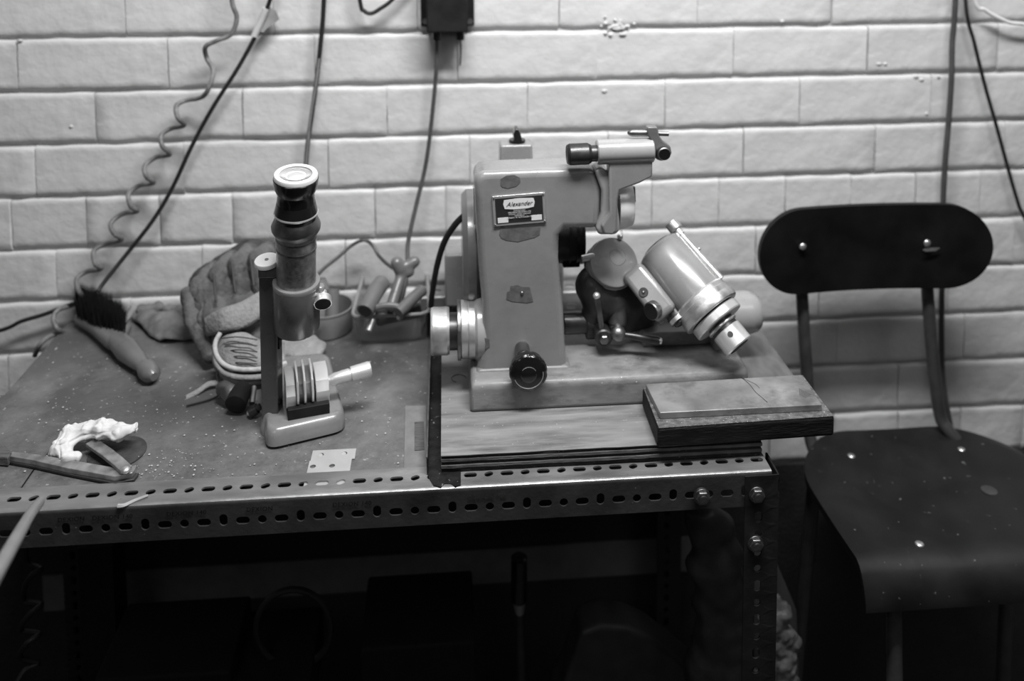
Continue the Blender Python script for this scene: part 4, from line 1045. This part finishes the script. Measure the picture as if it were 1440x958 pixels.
fgd = MB(); capsule(fgd, G(276, 440, -.085), G(285, 395, -.06), .018, .018); capsule(fgd, G(285, 395, -.06), G(350, 350, -.04), .018, .015); capsule(fgd, G(350, 350, -.04), G(385, 352, -.04), .014, .012)
organic(fgd, 'glove_palm', 'gloved', gl, voxel=.003, smooth=4, disp=wr(60, .0015, 8))
# strap band: a folded ribbon across the knuckles
def ribbon(top, bot, th, n=6, wob=.001):
    mb = MB(); T = crom(top, n); B = crom(bot, n); m = len(T); r = 5
    for k, (a, b) in enumerate(zip(T, B)):
        for j in range(r+1):
            p = a.lerp(b, j/r); bul = math.sin(math.pi*j/r)*.003; p = p+V((0, -bul, 0))+V((0, 1, 0))*wob*noise.noise(p*60); mb.v.append(p)
    for k in range(m-1):
        for j in range(r): a = k*(r+1)+j; mb.f.append((a, a+1, a+r+2, a+r+1))
    return mb
rbm = ribbon([G(286, 448, -.150), G(310, 434, -.165), (G(340, 424, -.162)), G(372, 406, -.150), G(398, 400, -.13)], [G(290, 474, -.158), G(315, 468, -.178), G(345, 462, -.176), G(374, 444, -.162), G(400, 436, -.14)], .002)
rbm.build('knuckle_strap', 'glovep', gl, solid=.003, sharp=60)
cu_t = ribbon([G(296, 488, -.178), G(318, 472, -.190), G(345, 468, -.190), G(372, 480, -.182), G(400, 482, -.165)], [G(312, 514, -.205), G(328, 518, -.215), G(350, 519, -.215), G(374, 518, -.205), G(402, 512, -.19)], .002, wob=.003)
cu_t.build('cuff', 'glovep', gl, solid=.0025, sharp=60)
pip = [G(310, 468, -.19), G(303, 482, -.197), G(304, 498, -.204), (G(314, 512, -.210)), G(332, 519, -.217), G(355, 520, -.217), G(380, 517, -.208), G(402, 511, -.195)]
MB().tube(pip, .0030, 10).build('cuff_piping', 'piping', gl, sharp=80)
MB().tube([p+V((0, -.002, -.009)) for p in pip[1:]], .0034, 10).build('cuff_lining', 'glovep', gl, sharp=80)
MB().tube([p+V((0, .006, -.016)) for p in pip[1:]], .0060, 10).build('cuff_under', 'glovep', gl, sharp=80)
tail = [G(304, 520, -.205), PZ(306, 533, BZ+.010), PZ(292, 537, BZ+.010), PZ(280, 545, BZ+.007), PZ(270, 551, BZ+.004), PZ(262, 555, BZ+.003)]
tb = [p+V((.002, -.003, -.006)) for p in tail]
tb = ribbon(tail, tb, .001, wob=.001); tb.build('strap_tail', 'glovep', gl, solid=.002, sharp=60)
for i_ in range(5):
    t_ = i_/4
    MB().tube([G(312+i_*4, 476+i_*9, -.197-.002*i_), G(335, 474+i_*9, -.202-.003*i_), G(362, 478+i_*8.5, -.200-.003*i_)], .0007, 6).build('seam', 'gloved', gl)
for a, b, c, d in ((304, 425, 300, 385), (331, 412, 326, 370), (357, 402, 352, 362)):
    MB().tube([G(a, b, -.140), G((a+c)/2, (b+d)/2, -.128), G(c, d, -.112)], .0016, 6).build('seam', 'gloved', gl)
# second glove, flat, to the right of the post
g2 = MB()
for a, b, z, r in ((400, 486, .012, (.024, .03, .011)), (425, 488, .011, (.024, .03, .010)), (442, 492, .010, (.016, .022, .009)), (395, 474, .014, (.02, .02, .012))):
    g2.sphere(PZ(a, b, BZ+z), r, nu=14, nv=8)
gg = organic(g2, 'work_glove', 'glovep', None, voxel=.003, smooth=4, disp=lambda p: .0020*(noise.noise(p*50)+noise.noise(p*110)*.6))
tag(gg, 'second pale work glove lying flat to the right of the microscope post', 'glove')
for v in gg.data.vertices:
    if v.co.z < 0: v.co.z = 0
gg.location.z = BZ+.0004
# dark handled tool under the glove
dt = thing('scraper', 'dark handled tool with a metal ferrule poking out under the glove', 'tool', PZ(325, 560, BZ))
MB().lathe(PZ(342, 545, BZ+.020), PZ(330, 572, BZ+.013), [(0, .010), (.4, .012), (.9, .0125), (1, .007), (1, 0)], 24).build('handle', 'blackm', dt)
MB().lathe(PZ(308, 543, BZ+.018), PZ(330, 556, BZ+.016), [(0, .005), (.2, .009), (.8, .010), (1, .008)], 24).build('ferrule', 'steeld', dt)
MB().tube([PZ(314, 552, BZ+.004), PZ(300, 560, BZ+.002), PZ(285, 565, BZ+.002), PZ(262, 571, BZ+.002)], .0012, 8).build('cord_tail', 'rubber', dt)
# grey rag between brush and glove
def sheet(pts_out, z0, amp, sc, m, name, label, cat, seed=0, sub=10, th=.002, hf=None):
    c = sum(pts_out, V())/len(pts_out); mb = MB(); n = len(pts_out); out = crom(pts_out+[pts_out[0]], 5)[:-1]; n = len(out)
    mb.v.append(c+V((0, 0, z0)))
    for k in range(1, sub+1):
        for p in out:
            q = c.lerp(p, k/sub); h = z0*(1-(k/sub)**2); q = q+V((0, 0, h+amp*abs(noise.noise(q*sc+V((seed, 0, 0)))))); mb.v.append(q)
    for i in range(n): mb.f.append((0, 1+i, 1+(i+1) % n))
    for k in range(sub-1):
        for i in range(n): a = 1+k*n+i; b = 1+k*n+(i+1) % n; mb.f.append((a, b, b+n, a+n))
    return tag(mb.build(name, m, solid=th, sharp=70), label, cat)
sheet([PZ(a, b, BZ+.003) for a, b in ((183, 448), (196, 443), (225, 442), (255, 450), (278, 462), (282, 474), (255, 479), (233, 482), (212, 474), (200, 462))], .014, .012, 40, 'cloth', 'shop_rag', 'crumpled grey shop rag between the brush and the leaning glove', 'rag', 4)
rr_ = MB()
for a, b, r in ((205, 436, .009), (222, 432, .008), (240, 436, .008), (255, 440, .010)): rr_.sphere(PZ(a, b, BZ+.012), (r*1.6, r, r))
o = organic(rr_, 'shop_rag', 'cloth', None, voxel=.003, smooth=3, disp=wr(70, .004, 1)); tag(o, 'dark rolled rag against the wall behind the flat grey rag', 'rag')
# crumpled white paper
cp = MB()
for a, b, z, r in ((88, 622, .016, .018), (100, 605, .020, .019), (122, 602, .022, .019), (145, 600, .024, .019), (166, 602, .024, .017), (186, 598, .026, .013), (192, 590, .030, .009), (90, 640, .012, .012), (108, 640, .010, .010), (80, 632, .012, .012)):
    cp.sphere(PZ(a, b, BZ+z), (r, r, r*.9), nu=14, nv=8)
def crump(p):
    q = p*34; c = noise.cell(q) if False else 0
    d, pts = noise.voronoi(q); d2 = noise.voronoi(q*2.2)[0]
    return -.0060*(1-min(1, (d[1]-d[0])*1.3))+.004*noise.noise(q*.8)-.0018*(1-min(1, (d2[1]-d2[0])*2))
o = organic(cp, 'crumpled_paper', 'rag', None, voxel=.0016, smooth=5, disp=crump)
for v in o.data.vertices: v.co.z = max(v.co.z, .002)
o.location.z = BZ
tag(o, 'crumpled white paper towel lying on the dark disc at the left', 'paper towel')
# dark pad under it, hinged tool
pad = MB().lathe(PZ(165, 637, BZ+.0003), PZ(165, 637, BZ+.0003)+V((0, 0, .0008)), [(0, .030), (1, .030)], 40).build('rubber_disc', 'gloved'); tag(pad, 'thin dark round disc under the crumpled paper', 'disc')
ht = thing('hinged_gauge', 'old steel hinged caliper tool lying open in front of the crumpled paper', 'tool', PZ(120, 660, BZ))
def bar(pxs, wpx, z, th, name, m, parent):
    P = [PZ(a, b, z) for a, b in pxs]; L_ = []; R_ = []
    for i, p in enumerate(P):
        t = (P[min(i+1, len(P)-1)]-P[max(i-1, 0)]).normalized(); nn = V((-t.y, t.x, 0)); w_ = wpx[i]
        L_.append(p+nn*w_); R_.append(p-nn*w_)
    mb = MB().prism(L_+R_[::-1], (0, 0, th)); return mb.build(name, m, parent, bevel=.0006)
bar([(14, 645), (50, 650), (100, 660), (145, 668), (165, 672), (183, 668), (187, 662)], [.004, .0050, .0065, .0065, .0060, .0065, .0045], BZ+.0035, .0055, 'long_arm', 'skin', ht)
bar([(14, 650), (50, 655), (100, 665), (145, 674), (165, 678), (186, 673), (190, 668)], [.003, .0045, .0055, .0055, .0055, .0065, .0045], BZ+.001, .0025, 'lower_arm', 'cast', ht)
bar([(128, 625), (150, 640), (165, 652), (178, 664)], [.0060, .0062, .0062, .0060], BZ+.009, .004, 'short_arm', 'skin', ht)
MB().sphere(PZ(177, 661, BZ+.0135), (.0050, .0050, .0035)).build('pivot_rivet', 'steel', ht)
# bits at the left edge
o = MB().prism([PZ(a, b, BZ+.001) for a, b in ((-30, 652), (-28, 638), (8, 638), (17, 648), (12, 656))], (0, 0, .010)).build('wood_offcut', 'plym', bevel=.001); tag(o, 'pale wood offcut cut off by the left edge of the frame', 'offcut')
for pts in (((76, 628), (52, 655)), ((48, 660), (26, 692))):
    MB().tube([PZ(a, b, BZ+.0002) for a, b in pts], .0007, 5, 0).build('bench_seam', 'black', bench)
# pale chips
ch = MB(); rnd = random.Random(11)
for i in range(260):
    if i < 180: p = PZ(rnd.uniform(20, 560), rnd.uniform(500, 668), BZ+.0006)
    else: p = PZ(rnd.gauss(230, 45), rnd.gauss(660, 12), BZ+.0006)
    if p.x < -.54 and p.y > -.2: continue
    if p.y < -.386 or p.y > -.05: continue
    s_ = rnd.choice((.0006, .0007, .0009, .0014)); k = len(ch.v)
    a = rnd.random()*6
    ch.v += [p+V((s_*math.cos(a+q), s_*1.0*math.sin(a+q), 0)) for q in (0, 1.6, 3.3, 4.6)]+[p+V((0, 0, s_*.8))]
    ch.f += [(k, k+1, k+4), (k+1, k+2, k+4), (k+2, k+3, k+4), (k+3, k, k+4)]
tag(ch.build('swarf', 'chip', kind='stuff'), 'pale chips and dust scattered over the left half of the bench top', 'debris')
o = MB().tube([PZ(166, 712, BZ+.003), PZ(175, 711, BZ+.0035), PZ(190, 704, BZ+.004), PZ(208, 697, BZ+.0045)], lambda t: .0022-.0010*t, 6).build('wood_splinter', 'chip'); tag(o, 'small pale wood splinter on the front rail near the caliper tool', 'splinter')

# ================================================================= TUB AND TIN
tub = thing('plastic_tub', 'cloudy plastic tub full of small tools against the wall', 'tub', PZ(548, 460, BZ))
tzt = BZ+.045
ro = rounded([PZ(a, b, tzt) for a, b in ((494, 447), (604, 441), (600, 374), (514, 376))], .018)
rbm_ = rounded([PZ(a, b, BZ+.002) for a, b in ((504, 482), (593, 478), (592, 425), (520, 428))], .014)
mb = MB(); n = len(ro)
for k, L_ in enumerate((rbm_, ro)): mb.v += L_
for i in range(n): mb.f.append((i, (i+1) % n, n+(i+1) % n, n+i))
mb.f.append(tuple(range(n)))
mb.build('tub_wall', 'tub', tub, solid=.0012, sharp=60)
MB().tube(ro+[ro[0]], .0024, 8, 2).build('tub_rim', 'tubrim', tub)
def tool(name, label, pts, r, m, cat='tool', hollow=None):
    P = [PY(*p) for p in pts]; t = thing(name, label, cat, P[0]); 
    MB().tube(P, r, 14, 4).build('shank', m, t)
    if hollow:
        d = (P[0]-P[1]).normalized(); MB().cyl(P[0]-d*.0004, P[0]+d*.0006, r*.75 if not callable(r) else r(0)*.75).build('bore', 'black', t)
    return t
tool('steel_tube', 'fat grey tube lying at the left inside the plastic tub', ((513, 438, -.145), (525, 415, -.12), (537, 398, -.09)), .0115, 'paint_dk', hollow=1)
tk = thing('wheel_key', 'grey spanner with a knobbed head standing in the plastic tub', 'spanner', PY(552, 440, -.10))
km = MB(); capsule(km, PY(550, 432, -.12), PY(565, 385, -.09), .008, .0075); capsule(km, PY(563, 378, -.09), PY(558, 370, -.09), .010, .009); capsule(km, PY(566, 378, -.09), PY(583, 368, -.085), .008, .008); capsule(km, PY(564, 386, -.09), PY(575, 382, -.09), .008, .008)
organic(km, 'spanner_body', 'paint_dk', tk, voxel=.0022, smooth=4)
fk = MB(); pth = [PY(a, b, -.135) for a, b in ((520, 446), (524, 436), (535, 431), (552, 430), (564, 434), (566, 442), (560, 448))]
MB().tube(pth, .0042, 10).build('forked_jaw', 'paint_dk', tk)
tool('steel_tube', 'thin grey tube with a side hole at the right inside the plastic tub', ((560, 440, -.14), (578, 422, -.12), (594, 408, -.10)), .0078, 'paint_dk')
c = PY(582, 422, -.129); 
tool('small_bolt', 'short pale bolt seen through the front wall of the tub', ((518, 466, -.142), (524, 450, -.13)), .004, 'tin')
tool('dark_rod', 'dark rod lying low in the back of the plastic tub', ((530, 448, -.11), (590, 436, -.09)), .010, 'cast')
tin = thing('aluminium_tin', 'open round aluminium tin between the microscope and the plastic tub', 'tin', PZ(458, 465, BZ))
tc_ = PZ(459, 462, BZ+.001); 
th_ = .034; rt = .037
MB().lathe(tc_, tc_+V((0, 0, th_)), [(0, rt*.95), (.1, rt), (.9, rt), (.94, rt+.001), (1, rt+.001), (1, rt-.001), (.1, rt-.002), (.1, 0)], 56).build('tin_body', 'tin', tin)
o = thing('oil_cup', 'pale cup-shaped lid standing in the aluminium tin', 'lid', tc_+V((-.01, .01, .006)))
MB().lathe(tc_+V((-.010, .006, .006)), tc_+V((-.018, .020, .062)), [(0, .019), (.7, .020), (1, .016), (1, 0)], 36).build('cup_body', 'label', o)
o = thing('steel_tube', 'dark grey slanted tube inside the aluminium tin', 'tool', tc_+V((.006, .01, .006)))
MB().cyl(tc_+V((.010, -.012, .006)), tc_+V((.008, .010, .052)), .010).build('shank', 'paint_dk', o)

# ================================================================= FOREGROUND ROD
rod = MB().tube([PY(56, 706, -.455), PY(40, 728, -.50), PY(10, 780, -.60), PY(-60, 900, -.75)], lambda t: .0045+.002*t, 14)
o = tag(rod.build('pale_rod', 'rod'), 'blurred pale rod slanting across the bottom left foreground', 'rod')

# ================================================================= UNDER THE BENCH
shelf = MB().box((-.2, -.22, .075), (1.06, .36, .016)).build('lower_shelf', 'block', bench, bevel=.001)
MB().box((-.1, -.004, .385), (1.0, .006, .055)).build('pale_band_1', 'paint_dk', kind='structure')  # paler grey strip across the wall below the bench
lp = [V((.0, -.10, .0))+PY(430+48*math.cos(t), 800+50*math.sin(t), -.12) for t in [i*math.pi/8 for i in range(17)]]
tag(MB().tube(lp, .0040, 8, 3).build('hose_loop', 'rubber'), 'loop of dark hose hanging under the bench', 'hose')
tag(MB().box(PY(147, 860, -.10)+V((0, 0, -.10)), (.045, .045, .42)).build('wooden_post', 'blackm'), 'black post standing under the left of the bench', 'post')
t = thing('hanging_tool', 'dark handled tool hanging under the bench middle', 'tool', PY(730, 850, -.15))
MB().cyl(PY(730, 782, -.15), PY(730, 846, -.15), .011, ch=.003).build('handle', 'black', t); MB().cyl(PY(730, 846, -.15), PY(731, 862, -.15), .009, .006).build('ferrule', 'tin', t)
MB().cyl(PY(731, 860, -.15), PY(733, 960, -.15), .006).build('shank', 'dull', t)
dmb = [(22, 775), (38, 790), (58, 800), (46, 808), (36, 822), (34, 845), (58, 850), (44, 862), (30, 880), (32, 888), (55, 892), (38, 905), (28, 925), (54, 932), (36, 942), (24, 960)]
tag(MB().tube([PY(a+0, b, -.22+.008*math.sin(i*1.57)) for i, (a, b) in enumerate([(36, 765)]+dmb[1:])], .0034, 8).build('coiled_cable', 'rubber'), 'dark coiled cable hanging under the left end of the bench', 'cable')
gd = MB(); ps = []
pts = [(795, 958), (808, 920), (818, 890), (845, 880), (885, 884), (915, 898), (950, 925), (985, 955), (1000, 975), (780, 990)]
MBp = MB().prism([PY(a, b, -.20) for a, b in pts], (0, .05, 0)); o = MBp.build('plastic_guard', 'dull', bevel=.006); tag(o, 'dim curved plastic cover standing under the bench on the right', 'cover')
bg = MB()
for a, b, y, r in ((1000, 745, -.25, .03), (1010, 790, -.25, .035), (1015, 840, -.25, .038), (1015, 900, -.25, .042), (1012, 950, -.25, .045), (985, 735, -.25, .022)):
    bg.sphere(PY(a, b, y), (r, r*.7, r*1.3), nu=14, nv=8)
o = organic(bg, 'plastic_bag', 'dull', None, voxel=.006, smooth=3, disp=wr(25, .010, 3)); tag(o, 'dark plastic bag hanging inside the right leg under the bench', 'bag')
bg = MB()
for a, b, y, r in ((1090, 870, -.20, .020), (1093, 900, -.20, .026), (1095, 930, -.20, .028), (1092, 960, -.20, .030), (1082, 845, -.2, .014)):
    bg.sphere(PY(a, b, y), (r, r*.7, r*1.3), nu=14, nv=8)
o = organic(bg, 'plastic_bag', 'bag', None, voxel=.003, smooth=2, disp=lambda p: .010*noise.noise(p*45)+.005*noise.noise(p*110)); tag(o, 'crinkled pale bubble plastic bundle beside the bench leg by the chair', 'bag')
o = MB().prism([PY(a, b, -.15) for a, b in ((1078, 770), (1092, 792), (1120, 858), (1123, 930), (1124, 1000), (1060, 1000), (1060, 770))], (0, .02, 0)).build('cardboard_sheet', 'wood', bevel=.001); tag(o, 'grey board leaning behind the bubble plastic beside the bench leg', 'board')
for i, (a, b, w_, h) in enumerate(((250, 930, .16, .07), (380, 938, .12, .06), (590, 900, .14, .09))):
    c = PY(a, b, -.2); o = MB().box(c, (w_, .12, h)).build('toolbox', 'bris', bevel=.004); tag(o, ('black low box on the lower shelf nearest the left', 'black case with a bright catch line on the lower shelf', 'taller black box on the lower shelf near the middle')[i], 'box')
